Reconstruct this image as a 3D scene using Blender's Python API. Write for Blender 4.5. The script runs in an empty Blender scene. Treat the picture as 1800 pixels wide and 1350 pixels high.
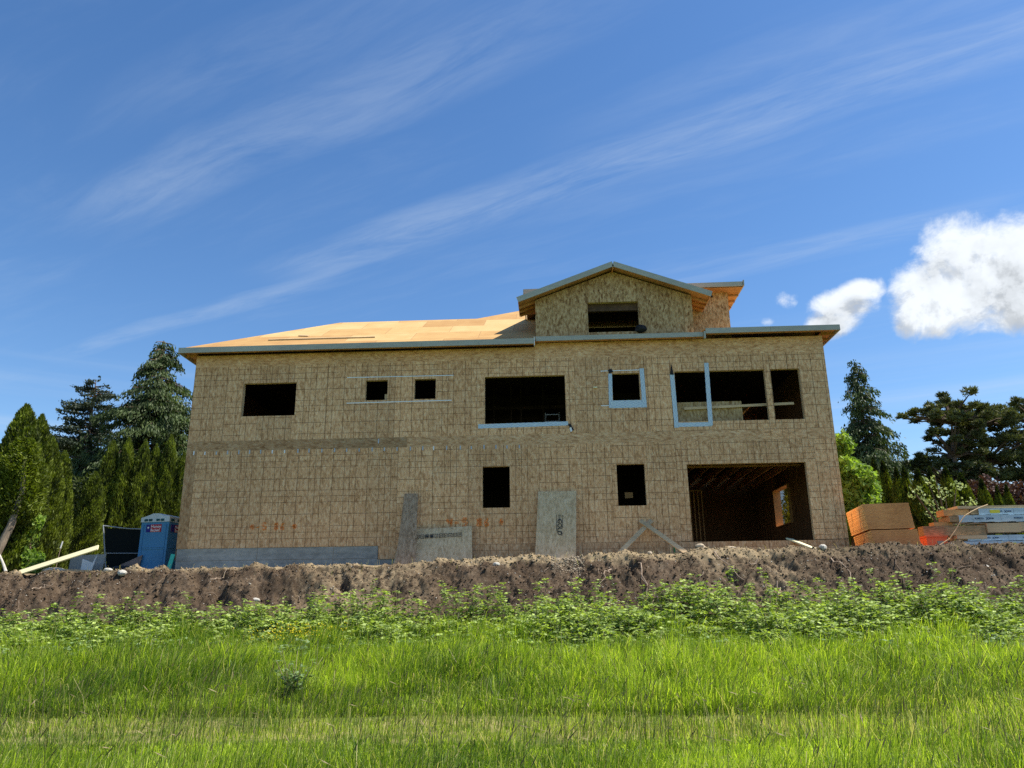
import bpy, math, random
import numpy as np
from mathutils import Matrix, Vector

S = bpy.context.scene
COL = S.collection
R_ = math.radians
random.seed(7)
RNG = np.random.default_rng(11)

# ------------------------------------------------------------------ camera
CAMX, CAMY, CAMZ = 0.0, -26.0, 1.6
Rv = (0.99866698, 0.05038155, -0.01122343)
Uv = (0.02490077, -0.27978513, 0.95973967)
Fv = (-0.04521302, 0.95873979, 0.28066671)
cam = bpy.data.cameras.new('camera')
cam.lens = 27.04
cam.sensor_width = 36
cam.clip_start = 0.1
cam.clip_end = 8000
camo = bpy.data.objects.new('camera', cam)
COL.objects.link(camo)
camo.matrix_world = Matrix(((Rv[0], Uv[0], -Fv[0], CAMX), (Rv[1], Uv[1], -Fv[1], CAMY), (Rv[2], Uv[2], -Fv[2], CAMZ), (0, 0, 0, 1)))
S.camera = camo

# ------------------------------------------------------------------ light
SUN_EL, SUN_AZ = R_(58), R_(3)      # azimuth from +X towards +Y
sd = Vector((math.cos(SUN_EL) * math.cos(SUN_AZ), math.cos(SUN_EL) * math.sin(SUN_AZ), math.sin(SUN_EL)))
sun = bpy.data.lights.new('sun', 'SUN')
sun.energy = 4.3
sun.angle = R_(0.5)
sun.color = (1.0, 0.94, 0.82)
suno = bpy.data.objects.new('sun', sun)
COL.objects.link(suno)
suno.location = (20, 5, 40)
suno.rotation_euler = sd.to_track_quat('Z', 'Y').to_euler()

S.view_settings.view_transform = 'Standard'
S.view_settings.look = 'None'
S.view_settings.exposure = 0.95
S.view_settings.gamma = 1
S.cycles.max_bounces = 8
S.cycles.diffuse_bounces = 4
S.cycles.transmission_bounces = 4
S.cycles.transparent_max_bounces = 8
S.cycles.use_denoising = False


# ------------------------------------------------------------------ node helper
class E:
    """a socket with arithmetic"""
    def __init__(s, nt, sock): s.nt, s.s = nt, sock
    def _m(s, op, b=None, c=None, clamp=False):
        n = s.nt.nodes.new('ShaderNodeMath'); n.operation = op; n.use_clamp = clamp
        for i, v in enumerate((s, b, c)):
            if v is None: continue
            if isinstance(v, E): s.nt.links.new(v.s, n.inputs[i])
            else: n.inputs[i].default_value = v
        return E(s.nt, n.outputs[0])
    def __add__(s, b): return s._m('ADD', b)
    __radd__ = __add__
    def __sub__(s, b): return s._m('SUBTRACT', b)
    def __rsub__(s, b): return (s * -1.0) + b
    def __mul__(s, b): return s._m('MULTIPLY', b)
    __rmul__ = __mul__
    def __truediv__(s, b): return s._m('DIVIDE', b)
    def maxi(s, b): return s._m('MAXIMUM', b)
    def mini(s, b): return s._m('MINIMUM', b)
    def absv(s): return s._m('ABSOLUTE')
    def powr(s, b): return s._m('POWER', b)
    def less(s, b): return s._m('LESS_THAN', b)
    def gt(s, b): return s._m('GREATER_THAN', b)
    def floor(s): return s._m('FLOOR')
    def pmod(s, b): return s._m('FLOORED_MODULO', b)
    def step(s, a, b):
        n = s.nt.nodes.new('ShaderNodeMapRange'); n.interpolation_type = 'SMOOTHSTEP'
        s.nt.links.new(s.s, n.inputs[0]); n.inputs[1].default_value = a; n.inputs[2].default_value = b
        return E(s.nt, n.outputs[0])


class NT:
    def __init__(s, nt): s.nt = nt
    def new(s, t, **k):
        n = s.nt.nodes.new(t)
        for a, b in k.items(): setattr(n, a, b)
        return n
    def put(s, sock, v):
        if isinstance(v, E): s.nt.links.new(v.s, sock)
        elif v is not None:
            if hasattr(v, '__len__') and len(v) == 3 and sock.type == 'RGBA': v = (*v, 1)
            sock.default_value = v
    def coord(s, k='Object'): return E(s.nt, s.new('ShaderNodeTexCoord').outputs[k])
    def attr(s, name, out='Color'): return E(s.nt, s.new('ShaderNodeAttribute', attribute_name=name).outputs[out])
    def sep(s, v):
        n = s.new('ShaderNodeSeparateXYZ'); s.put(n.inputs[0], v); return [E(s.nt, o) for o in n.outputs]
    def comb(s, x=0., y=0., z=0.):
        n = s.new('ShaderNodeCombineXYZ')
        for i, v in enumerate((x, y, z)): s.put(n.inputs[i], v)
        return E(s.nt, n.outputs[0])
    def mapp(s, v, scale=(1, 1, 1), rot=(0, 0, 0), loc=(0, 0, 0)):
        n = s.new('ShaderNodeMapping'); s.put(n.inputs[0], v)
        n.inputs['Scale'].default_value = scale; n.inputs['Rotation'].default_value = rot; n.inputs['Location'].default_value = loc
        return E(s.nt, n.outputs[0])
    def noise(s, v, scale=5., detail=3., rough=.5, dist=0., col=False):
        n = s.new('ShaderNodeTexNoise'); s.put(n.inputs['Vector'], v); n.inputs['Scale'].default_value = scale
        n.inputs['Detail'].default_value = detail; n.inputs['Roughness'].default_value = rough; n.inputs['Distortion'].default_value = dist
        return E(s.nt, n.outputs['Color' if col else 0])
    def voro(s, v, scale=5., out='Distance', feature='F1', rnd=1.):
        n = s.new('ShaderNodeTexVoronoi'); n.feature = feature; s.put(n.inputs['Vector'], v)
        n.inputs['Scale'].default_value = scale; n.inputs['Randomness'].default_value = rnd
        return E(s.nt, n.outputs[out])
    def mix(s, f, a, b, mode='MIX'):
        n = s.new('ShaderNodeMix', data_type='RGBA', blend_type=mode)
        s.put(n.inputs[0], f); s.put(n.inputs[6], a); s.put(n.inputs[7], b)
        return E(s.nt, n.outputs[2])
    def ramp(s, f, stops):
        n = s.new('ShaderNodeValToRGB'); s.put(n.inputs[0], f); e = n.color_ramp.elements
        while len(e) < len(stops): e.new(.5)
        for x, (p, c) in zip(e, stops): x.position = p; x.color = (*c, 1)
        return E(s.nt, n.outputs[0])
    def bump(s, h, strength=.5, dist=.01):
        n = s.new('ShaderNodeBump'); s.put(n.inputs['Height'], h); n.inputs['Strength'].default_value = strength
        n.inputs['Distance'].default_value = dist
        return E(s.nt, n.outputs[0])
    def bsdf(s, col, rough=.8, bump=None, spec=.3, metal=0., trans=None, tcol=None, alpha=None):
        out = s.new('ShaderNodeOutputMaterial'); b = s.new('ShaderNodeBsdfPrincipled')
        s.put(b.inputs['Base Color'], col); s.put(b.inputs['Roughness'], rough)
        b.inputs['Specular IOR Level'].default_value = spec; s.put(b.inputs['Metallic'], metal)
        if bump is not None: s.put(b.inputs['Normal'], bump)
        if alpha is not None: s.put(b.inputs['Alpha'], alpha)
        last = b.outputs[0]
        if trans:
            t = s.new('ShaderNodeBsdfTranslucent'); s.put(t.inputs[0], tcol if tcol is not None else col)
            m = s.new('ShaderNodeMixShader'); m.inputs[0].default_value = trans
            s.nt.links.new(last, m.inputs[1]); s.nt.links.new(t.outputs[0], m.inputs[2]); last = m.outputs[0]
        s.nt.links.new(last, out.inputs[0])


def M(name):
    m = bpy.data.materials.new(name); m.use_nodes = True; m.node_tree.nodes.clear()
    return m, NT(m.node_tree)


# ------------------------------------------------------------------ world: sky with high streaks and a cumulus bank
w = bpy.data.worlds.new('World'); S.world = w; w.use_nodes = True
w.node_tree.nodes.clear()
n = NT(w.node_tree)
sky = n.new('ShaderNodeTexSky', sky_type='NISHITA')
sky.sun_disc = False
sky.sun_elevation = SUN_EL
sky.sun_rotation = R_(90) - SUN_AZ
sky.altitude = 50; sky.air_density = 1.0; sky.dust_density = 0.25; sky.ozone_density = 2.2
d = n.coord('Generated')
dx, dy, dz = n.sep(d)
skc = E(w.node_tree, sky.outputs[0])
hs = n.new('ShaderNodeHueSaturation'); hs.inputs['Saturation'].default_value = 1.22; hs.inputs['Hue'].default_value = 0.503; hs.inputs['Value'].default_value = 1.0
n.put(hs.inputs['Color'], skc)
skc = E(w.node_tree, hs.outputs[0])
zc = dz.maxi(.03)
px, py = dx / zc, dy / zc
p = n.comb(px, py, 0.)
warp = n.noise(p, .8, 2, .5)
ca, sa = math.cos(R_(-27.5)), math.sin(R_(-27.5))
u = px * ca + py * sa
v = px * (-sa) + py * ca + (warp - .5) * .22
st = n.noise(n.comb(u * .42, v * 2.2, 0.), 1.0, 6, .55)
fine = n.noise(n.comb(u * 2.2, v * 11.0, 3.), 1.0, 7, .66, .4)
big = n.noise(n.comb(u * .35, v * .8, 7.), 1.0, 2, .5)
cir = (st * .62 + fine * .38 + (big - .5) * .5).step(.47, .78)
# three bright streaks
def streak(v0, wd, a, u0, u1):
    t = (v - v0) / wd
    return (1.0 - t * t).maxi(0.) * fine.step(.25, .7) * a * u.step(u0, u0 + .5) * (1.0 - u.step(u1 - .6, u1))
CIR = []
E_STREAKS = [(1.50, .11, .24, -1.9, 1.3), (1.34, .10, .10, -.8, 1.2), (1.00, .12, .20, -2.1, -.2), (1.62, .07, .22, -3.2, -1.3), (.80, .10, .10, -1.6, .2), (2.2, .10, .16, -1.2, .6)]
cs = cir * .13
for a in E_STREAKS: cs = cs + streak(*a)
low = (1.0 - dz.step(.12, .33)) * n.noise(n.comb(px * .12, py * .12, dz * 14.), 2.4, 4, .6).step(.38, .75) * .55
cs = (cs + low).mini(.7)
# cumulus, by direction
Nv, E1, E2 = (0.43982485, 0.8281078, 0.34755083), (0.88316318, -0.46906588, 0), (-0.16302424, -0.3069441, 0.93766114)
def dot(a): return dx * a[0] + dy * a[1] + dz * a[2]
dn = dot(Nv).maxi(.05)
ca_, cb_ = dot(E1) / dn, dot(E2) / dn
BL = [(0.0315, 0.0220, 0.0391, 0.0419), (0.0796, 0.0200, 0.0395, 0.0348), (-0.0130, -0.0169, 0.0277, 0.0369), (0.0302, -0.0200, 0.0519, 0.0323),
      (0.0783, -0.0380, 0.0444, 0.0270), (-0.0060, -0.0381, 0.0302, 0.0200), (-0.0760, 0.0075, 0.0225, 0.0125), (-.022, -.030, .022, .026), (.045, .0, .05, .04), (-0.0963, -0.0064, 0.0314, 0.0180),
      (-0.1100, -0.0231, 0.0277, 0.0150), (-0.1584, 0.0149, 0.0085, 0.0069), (-0.1827, -0.0060, 0.0054, 0.0035), (.13, .0, .05, .05), (.0, -.0, .03, .03)]
def field(oa, ob):
    a, b = ca_ + oa, cb_ + ob
    f = None
    for (x, y, rx, ry) in BL:
        q, r = (a - x) / (rx * 1.3), (b - y) / (ry * 1.3)
        g = (1.0 - (q * q + r * r)) * (1.0 if rx > .012 else .22)
        f = g if f is None else f.maxi(g)
    pt = n.comb(a, b, 0.)
    nz = n.noise(pt, 19, 8, .66, .4)
    n3 = n.noise(pt, 62, 5, .55)
    return f.maxi(-1.) * 1.45 + (nz - .5) * 3.0 + (n3 - .5) * 1.1, nz
f0, nz0 = field(0., 0.)
f1, nz1 = field(.010, .016)
mask = f0.step(-.2, 1.25) * dn.step(.2, .4)
thick = f1.step(.1, 1.6)
shade = 1.0 - thick * n.noise(n.comb(ca_, cb_, 2.), 17, 4, .5).step(.38, .64) * .26 - (f1 - f0).step(-.1, .6) * .20
white = n.comb(1., 1., 1.)
cloudv = n.mix(0., n.comb(shade * 5.9, shade * 6.2, shade * 6.45), (0, 0, 0))
cirv = n.comb(3.9, 4.5, 5.2)
c1 = n.mix(cs, skc, cirv)
c2 = n.mix(mask * .96, c1, cloudv)
bg = n.new('ShaderNodeBackground'); n.put(bg.inputs[0], c2); bg.inputs[1].default_value = 0.088
wo = n.new('ShaderNodeOutputWorld'); n.nt.links.new(bg.outputs[0], wo.inputs[0])


# ------------------------------------------------------------------ materials
def osb_mat(name, dark, mid, light, linecol=(.09, .055, .03), lines=1., contrast=1., sat_noise=True):
    m, n = M(name)
    uv = n.attr('UVMap', 'Vector')
    tint = n.attr('tint')
    tb, tl, tr = [E(m.node_tree, o) for o in (lambda q: q.outputs)(_sepcol(n, tint))]
    ux, uy, _ = n.sep(uv)
    wz = n.noise(uv, 3, 2, .5)
    U = n.comb(ux + (wz - .5) * .1, uy, tr * 17.)
    a = n.voro(n.mapp(U, (20, 7.5, 1), (0, 0, R_(24))), 1, 'Color')
    b = n.voro(n.mapp(U, (22, 8, 1), (0, 0, R_(-34)), (5, 3, 0)), 1, 'Color')
    c = n.voro(n.mapp(U, (22, 9, 1), (0, 0, R_(75)), (9, 1, 0)), 1, 'Color')
    av, bv, cv = n.sep(a)[0], n.sep(b)[1], n.sep(c)[2]
    spot = n.noise(U, 9, 3, .6)
    t = av * .30 + bv * .30 + cv * .24 + spot * .34 - .09
    t = (t - .5) * contrast + .5
    col = n.ramp(t, [(.12, dark), (.48, mid), (.86, light)])
    blot = n.noise(n.comb(ux, uy, tr * 5.), .9, 3, .5)
    k = tb * (.84 + blot * .32)
    col = n.mix(1., col, n.comb(k, k * (.985 + tr * .03), k * (.96 + tr * .05)), 'MULTIPLY')
    if lines:
        um, vm = ux.pmod(1.2192), uy.pmod(1.2192)
        def ln(q, pos, hw):
            r = None
            for p_ in pos:
                e = (q - p_).absv().less(hw * 1.35)
                r = e if r is None else r.maxi(e)
            return r
        lv = ln(um, (0.4064, .6096, .8128), .0065).maxi(ln(um, (.003, 1.2162), .006))
        lh = ln(vm, (.4064, .6096, .8128), .0060).maxi(ln(vm, (.003, 1.2162), .005))
        br = n.noise(n.comb(ux, uy, tr * 40.), 1.7, 3, .6)
        L = lv * br.step(.30, .42) + lh * n.noise(n.comb(uy, ux, tr * 30.), 1.5, 3, .6).step(.33, .45)
        drip = n.noise(n.comb(ux * 30., uy * .7, 0.), 1, 3, .6).step(.64, .78) * .25
        L = (L * .74).mini(.74) * tl * lines
        col = n.mix(L, col, linecol)
        col = n.mix(drip * tl, col, (mid[0] * .6, mid[1] * .5, mid[2] * .42))
    n.bsdf(col, .85, n.bump(t, .35, .004), .15)
    return m


def _sepcol(n, v):
    q = n.new('ShaderNodeSeparateColor'); n.put(q.inputs[0], v); return q


MT = {}
MT['osb'] = osb_mat('osb_wall', (.34, .170, .074), (.69, .405, .212), (.88, .62, .38), linecol=(.12, .06, .03), contrast=.85)
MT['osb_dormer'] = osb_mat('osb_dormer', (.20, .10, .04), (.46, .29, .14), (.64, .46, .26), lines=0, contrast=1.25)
MT['osb_grey'] = osb_mat('osb_grey', (.33, .22, .115), (.58, .43, .265), (.74, .59, .41), lines=0, contrast=.75)
MT['osb_dark'] = osb_mat('osb_dark', (.17, .105, .062), (.36, .245, .16), (.50, .37, .26), lines=0, contrast=.9)
MT['osb_fresh'] = osb_mat('osb_fresh', (.24, .13, .05), (.52, .35, .17), (.70, .53, .32), lines=0)


def simple(name, col, rough=.7, var=.2, sc=6., spec=.3, metal=0., bump=0., stretch=(1, 1, 1), col2=None, **k):
    m, n = M(name)
    o = n.coord()
    nz = n.noise(n.mapp(o, stretch), sc, 5, .6)
    nb = n.noise(o, sc * .13, 2, .5)
    c2 = col2 or tuple(c * (1 - var * 1.6) for c in col)
    f = (nz * .7 + nb * .5 - .1)
    c = n.mix(f.step(.25, .75), c2, tuple(min(1, x * (1 + var * .6)) for x in col))
    n.bsdf(c, rough, n.bump(nz, bump, .01) if bump else None, spec, metal, **k)
    return m


MT['fascia'] = simple('fascia_paint', (.44, .43, .37), .6, .12, 3, stretch=(1, 1, 6))
MT['concrete'] = simple('concrete', (.36, .35, .32), .9, .25, 4, bump=.3, stretch=(1, 1, 2))
MT['lumber'] = simple('lumber', (.66, .47, .27), .75, .25, 8, bump=.2, stretch=(.3, 3, 8))
MT['lumber_orange'] = simple('lumber_orange', (.62, .33, .13), .75, .25, 8, bump=.2, stretch=(1, 1, 5))
MT['lumber_pale'] = simple('lumber_pale', (.86, .78, .48), .7, .08, 8, stretch=(.5, 3, 5))
MT['stud'] = simple('stud', (.70, .36, .15), .8, .3, 5, stretch=(6, 6, .5))
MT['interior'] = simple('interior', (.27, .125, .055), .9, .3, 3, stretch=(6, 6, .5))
MT['dark'] = simple('interior_painted_shade', (.075, .05, .035), .95, .3, 3)  # bare wood coloured near black, painting in the shade of the rooms
MT['rafter'] = simple('rafter', (.66, .33, .13), .75, .25, 6, stretch=(1, 1, 3))
MT['soffit'] = simple('soffit', (.58, .30, .13), .8, .25, 6)
MT['metal'] = simple('galvanised', (.42, .44, .44), .35, .15, 9, metal=.7)
MT['metal_white'] = simple('bright_metal', (.85, .88, .90), .35, .1, 9, spec=.6)
MT['black'] = simple('black_plastic', (.012, .012, .014), .6, .2, 9)
MT['steel'] = simple('steel_tube', (.45, .47, .48), .45, .2, 20, metal=.5)
MT['blue'] = simple('toilet_blue', (.065, .24, .45), .5, .12, 2)
MT['white_plastic'] = simple('white_plastic', (.62, .68, .70), .5, .1, 2)
MT['louvre'] = simple('louvre', (.01, .09, .11), .6, .2, 9)
MT['navy'] = simple('navy', (.02, .02, .22), .6, .1, 9)
MT['red'] = simple('sign_red', (.50, .02, .03), .6, .1, 9)
MT['ink_white'] = simple('ink_white', (.85, .85, .85), .6, .03, 9)
MT['ink_black'] = simple('ink_black', (.03, .035, .04), .8, .1, 9)
MT['ink_blue'] = simple('ink_blue', (.04, .08, .16), .8, .1, 9)
MT['teal'] = simple('teal_paint', (.035, .42, .36), .5, .15, 6)
MT['orange_box'] = simple('orange_red_plastic', (.78, .15, .06), .6, .1, 6)
MT['yellow'] = simple('yellow_label', (.75, .65, .06), .6, .1, 9)
MT['green_paint'] = simple('green_paint', (.10, .26, .09), .8, .3, 9)
MT['plywood_face'] = simple('ply_face', (.80, .36, .14), .85, .35, 6, stretch=(1.5, 1.5, 18), col2=(.46, .17, .06))
MT['plywood_end_lit'] = simple('ply_end_lit', (.95, .62, .28), .8, .2, 6, stretch=(1.5, 1.5, 14), col2=(.90, .46, .15))  # light bounced off the house wall is painted into this brighter orange
MT['wrap'] = simple('wrap_sheet', (.46, .58, .66), .4, .16, 3, spec=.5, stretch=(.7, 1, 3))
MT['beam'] = simple('old_beam', (.40, .28, .15), .85, .4, 7, stretch=(1, 1, 6), bump=.3)
MT['stone'] = simple('stone', (.55, .52, .46), .85, .25, 15, bump=.4)
MT['stone_tan'] = simple('stone_tan', (.46, .38, .28), .85, .25, 15, bump=.4)
MT['root'] = simple('root', (.40, .30, .22), .85, .3, 20)
MT['bark'] = simple('bark', (.16, .11, .075), .9, .5, 8, bump=.6, stretch=(3, 3, .6))
MT['bark_grey'] = simple('bark_grey', (.30, .23, .17), .9, .4, 8, bump=.6, stretch=(3, 3, .6))
MT['cloth'] = simple('weathered_board', (.34, .33, .30), .85, .2, 5)
MT['pink'] = simple('dusty_board', (.30, .22, .19), .9, .3, 5)
MT['house_white'] = simple('siding_white', (.70, .72, .72), .7, .1, 3)
MT['house_roof'] = simple('shingle', (.33, .31, .30), .9, .3, 3)
MT['house_glass'] = simple('far_glass', (.06, .10, .15), .2, .2, 3)
MT['header'] = simple('header_wood', (.13, .075, .042), .85, .3, 6)


def roof_mat():
    m, n = M('roof_sheathing')
    uv = n.attr('UVMap', 'Vector'); ux, uy, _ = n.sep(uv)
    row = (uy / 1.22).floor()
    xs = ux + row.pmod(2.) * 1.22
    idn = n.comb((xs / 2.44).floor(), row, 0.)
    wn = n.new('ShaderNodeTexWhiteNoise'); n.put(wn.inputs[0], idn)
    rv = E(m.node_tree, wn.outputs[0])
    gr = n.noise(n.comb(ux * 2., uy * 30., 0.), 1, 4, .6)
    bl = n.noise(uv, 1.3, 4, .6)
    col = n.ramp(bl * .5 + gr * .25 + rv * .45 - .1, [(.1, (.34, .165, .055)), (.5, (.50, .315, .125)), (.9, (.62, .45, .22))])
    e = xs.pmod(2.44).less(.022).maxi(uy.pmod(1.22).less(.022))
    col = n.mix(e * .7, col, (.26, .14, .06))
    n.bsdf(col, .8, n.bump(bl, .1, .01), .2)
    return m
MT['roof'] = roof_mat()


def tape_mat():
    m, n = M('flashing_tape')
    uv = n.attr('UVMap', 'Vector'); ux, uy, _ = n.sep(uv)
    row = (uy / .045).floor()
    xs = ux + row.pmod(2.) * .09
    a = xs.pmod(.19).less(.085) * uy.pmod(.045).less(.017) * n.noise(n.comb(xs * 60., uy * 60., 0.), 1, 1, .5).gt(.43)
    nz = n.noise(uv, 6, 4, .6)
    col = n.mix(nz, (.44, .58, .70), (.62, .73, .82))
    col = n.mix(a * .5, col, (.03, .11, .26))
    n.bsdf(col, .45, n.bump(nz, .4, .01), .4)
    return m
MT['tape'] = tape_mat()


def spray_mat():
    m, n = M('orange_spray_paint')
    o = n.coord()
    nz = n.noise(o, 16, 4, .7)
    n.bsdf((.90, .25, .03), .8, None, .1, alpha=nz.step(.34, .64) * .7)
    return m
MT['spray'] = spray_mat()


def mesh_mat():
    m, n = M('fence_screen')
    n.bsdf((.012, .016, .016), .9, None, .1)
    return m
MT['screen'] = mesh_mat()


def foliage(name, dark, light, trans=.25, tl=None):
    m, n = M(name)
    t = n.attr('tint'); q = _sepcol(n, t)
    r, g, b = [E(m.node_tree, o) for o in q.outputs[:3]]
    c = n.mix(r, dark, light)
    tc = n.mix(1., c, tl or (1.5, 1.6, .55), 'MULTIPLY')
    n.bsdf(c, .6, None, .25, trans=trans, tcol=tc)
    return m


MT['thuja'] = foliage('thuja_leaf', (.007, .017, .003), (.19, .24, .022), .25)
MT['cedar'] = foliage('cedar_leaf', (.012, .026, .008), (.10, .14, .045), .2)
MT['spruce'] = foliage('spruce_leaf', (.015, .028, .020), (.065, .085, .055), .12)
MT['pine'] = foliage('pine_leaf', (.028, .038, .018), (.17, .18, .065), .15)
MT['pine_brown'] = foliage('pine_inner', (.028, .022, .018), (.075, .060, .038), .12)
MT['maple_green'] = foliage('broad_leaf', (.06, .13, .02), (.30, .42, .09), .4)
MT['maple_red'] = foliage('red_leaf', (.03, .013, .012), (.10, .04, .03), .2)
MT['cream'] = foliage('cream_bract', (.20, .30, .07), (.58, .66, .30), .3, tl=(1.1, 1.1, .8))
MT['far_green'] = foliage('far_leaf', (.05, .075, .045), (.11, .14, .08), .15)
MT['bramble'] = foliage('bramble_leaf', (.04, .085, .012), (.44, .55, .15), .3)
MT['herb'] = foliage('herb_leaf', (.09, .15, .06), (.26, .36, .16), .3)


def grass_mat():
    m, n = M('grass_blade')
    t = n.attr('tint'); q = _sepcol(n, t)
    r, g, b = [E(m.node_tree, o) for o in q.outputs[:3]]
    c = n.mix(r, (.075, .15, .012), (.50, .63, .055))
    c = n.mix(g, c, (.50, .43, .21))
    c = n.mix(b, c, (.075, .06, .035))
    n.bsdf(c, .5, None, .3, trans=.5, tcol=n.mix(1., c, (1.3, 1.35, .7), 'MULTIPLY'))
    return m
MT['grass'] = grass_mat()


def dirt_mat():
    m, n = M('dug_soil')
    o = n.coord(); x, y, z = n.sep(o)
    a = n.noise(o, 1.1, 5, .6); b = n.noise(o, 6, 6, .65); c = n.noise(o, 30, 4, .7)
    vv = n.voro(n.mapp(o, (1, 1, 1.3)), 24, 'Distance')
    col = n.ramp(a * .45 + b * .35 + c * .25 - .03, [(.28, (.020, .013, .008)), (.5, (.072, .050, .033)), (.70, (.16, .12, .082))])
    # drier sandy earth along the crest and down one slump in the middle
    sand = ((z - 2.68) * 2.6 + (a - .5) * 3.4 + (y + 1.75) * .9).step(.2, 1.1)
    patch = (1.0 - ((x + 5.6) / 2.6)._m('POWER', 2.)).maxi(0.) * (a * .5 + b * .6).step(.40, .7)
    patch2 = (1.0 - ((x - 6.0) / 2.4)._m('POWER', 2.)).maxi(0.) * (a * .5 + b * .6).step(.42, .7) * .55
    lft = 1.0 - x.step(5., 10.)
    sandc = n.mix(b, (.19, .14, .082), (.37, .29, .18))
    col = n.mix((sand * (lft * .75 + .2)).maxi(patch * .8).maxi(patch2), col, sandc)
    grav = (n.voro(o, 38, 'Color')); gx = n.sep(grav)[0]
    peb = n.voro(o, 38, 'Distance').less(.22) * gx.gt(.72)
    col = n.mix(peb * .7, col, (.36, .33, .29))
    # soil under the grass at the toe
    n.bsdf(col, .95, n.bump(b * .6 + c * .4, .9, .04), .1)
    return m
MT['dirt'] = dirt_mat()


def field_mat():
    m, n = M('field_turf')
    o = n.coord(); x, y, z = n.sep(o)
    a = n.noise(o, 1.5, 5, .65); b = n.noise(n.mapp(o, (1, 1, 1)), 25, 4, .7)
    col = n.ramp(a * .5 + b * .5, [(.25, (.035, .055, .012)), (.5, (.085, .12, .025)), (.75, (.17, .19, .05))])
    straw = n.ramp(b * .6 + a * .4, [(.3, (.14, .13, .045)), (.6, (.32, .28, .12)), (.8, (.58, .50, .30))])
    k = (1.0 - ((y + 14.55) / 1.25)._m('POWER', 2.)).maxi(0.).step(0., .8) * (1.0 - x.step(2.5, 8.))
    col = n.mix(k * a.step(.36, .62), col, straw)
    n.bsdf(col, .95, n.bump(b, .6, .03), .1)
    return m
MT['field'] = field_mat()


# ------------------------------------------------------------------ mesh building
class MB:
    def __init__(s): s.v, s.f, s.uv, s.t = [], [], [], []
    def poly(s, pts, uv=None, tint=(1, 1, .5)):
        i = len(s.v); s.v += [tuple(p) for p in pts]; s.f.append(tuple(range(i, i + len(pts))))
        if uv is None:
            a, b, c = Vector(pts[0]), Vector(pts[1]), Vector(pts[2])
            nn = (b - a).cross(c - b); ax = max(range(3), key=lambda k: abs(nn[k]))
            uv = [(p[1], p[2]) if ax == 0 else (p[0], p[2]) if ax == 1 else (p[0], p[1]) for p in pts]
        s.uv.append(uv); s.t.append(tint); return s
    def box(s, x0, x1, y0, y1, z0, z1, tint=(1, 1, .5), mtx=None, skip=()):
        c = [Vector((x, y, z)) for z in (z0, z1) for y in (y0, y1) for x in (x0, x1)]
        F = {'-z': (0, 2, 3, 1), '+z': (4, 5, 7, 6), '-y': (0, 1, 5, 4), '+y': (2, 6, 7, 3), '-x': (0, 4, 6, 2), '+x': (1, 3, 7, 5)}
        for k, f in F.items():
            if k in skip: continue
            pts = [c[i] for i in f]
            ax = 'xyz'.index(k[1])
            uv = [(p[1], p[2]) if ax == 0 else (p[0], p[2]) if ax == 1 else (p[0], p[1]) for p in pts]
            if mtx is not None: pts = [mtx @ p for p in pts]
            s.poly(pts, uv, tint)
        return s
    def beam(s, a, b, w, h, up=(0, 0, 1), tint=(1, 1, .5)):
        """a board from a to b, width w across, thickness h along up"""
        a, b = Vector(a), Vector(b); d = b - a; L = d.length; d.normalize()
        sx = d.cross(Vector(up)).normalized(); u = sx.cross(d)
        m = Matrix((( sx.x, d.x, u.x, a.x), (sx.y, d.y, u.y, a.y), (sx.z, d.z, u.z, a.z), (0, 0, 0, 1)))
        return s.box(-w / 2, w / 2, 0, L, -h / 2, h / 2, tint, m)
    def tube(s, pts, rad, seg=8, cap=True):
        pts = [Vector(p) for p in pts]; rings = []
        rad = rad if hasattr(rad, '__len__') else [rad] * len(pts)
        for i, p in enumerate(pts):
            d = (pts[min(i + 1, len(pts) - 1)] - pts[max(i - 1, 0)]).normalized()
            a = d.cross(Vector((.31, .2, .93)));  a = a.normalized() if a.length > .05 else d.cross(Vector((1, 0, 0))).normalized()
            b = d.cross(a)
            rings.append([p + (a * math.cos(t) + b * math.sin(t)) * rad[i] for t in [2 * math.pi * k / seg for k in range(seg)]])
        for i in range(len(rings) - 1):
            for k in range(seg):
                k2 = (k + 1) % seg
                s.poly([rings[i][k], rings[i][k2], rings[i + 1][k2], rings[i + 1][k]])
        if cap: s.poly(rings[0][::-1]); s.poly(rings[-1])
        return s
    def prism(s, outline, d0, d1, axis='y', tint=(1, 1, .5)):
        """outline of (a,b) extruded; axis y: (x,z)"""
        def P(a, b, c): return (a, c, b) if axis == 'y' else (c, a, b) if axis == 'x' else (a, b, c)
        A = [P(a, b, d0) for a, b in outline]; B = [P(a, b, d1) for a, b in outline]
        s.poly(A, tint=tint); s.poly(B[::-1], tint=tint)
        for i in range(len(A)):
            j = (i + 1) % len(A); s.poly([A[i], B[i], B[j], A[j]], tint=tint)
        return s
    def build(s, name, mat, parent=None, label=None, loc=(0, 0, 0), smooth=False):
        me = bpy.data.meshes.new(name)
        L = Vector(loc)
        me.from_pydata([tuple(Vector(v) - L) for v in s.v], [], s.f)
        ul = me.uv_layers.new(name='UVMap'); fl = np.array([c for u in s.uv for p in u for c in p], dtype=np.float32)
        ul.data.foreach_set('uv', fl)
        ca = me.color_attributes.new('tint', 'FLOAT_COLOR', 'CORNER')
        ca.data.foreach_set('color', np.array([c for f, t in zip(s.f, s.t) for _ in f for c in (*t, 1)], dtype=np.float32))
        me.materials.append(MT[mat] if isinstance(mat, str) else mat)
        if smooth: me.polygons.foreach_set('use_smooth', [True] * len(me.polygons))
        o = bpy.data.objects.new(name, me); COL.objects.link(o)
        o.location = L
        if parent is not None: attach(o, parent)
        if label: o['label'] = label
        return o


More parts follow.
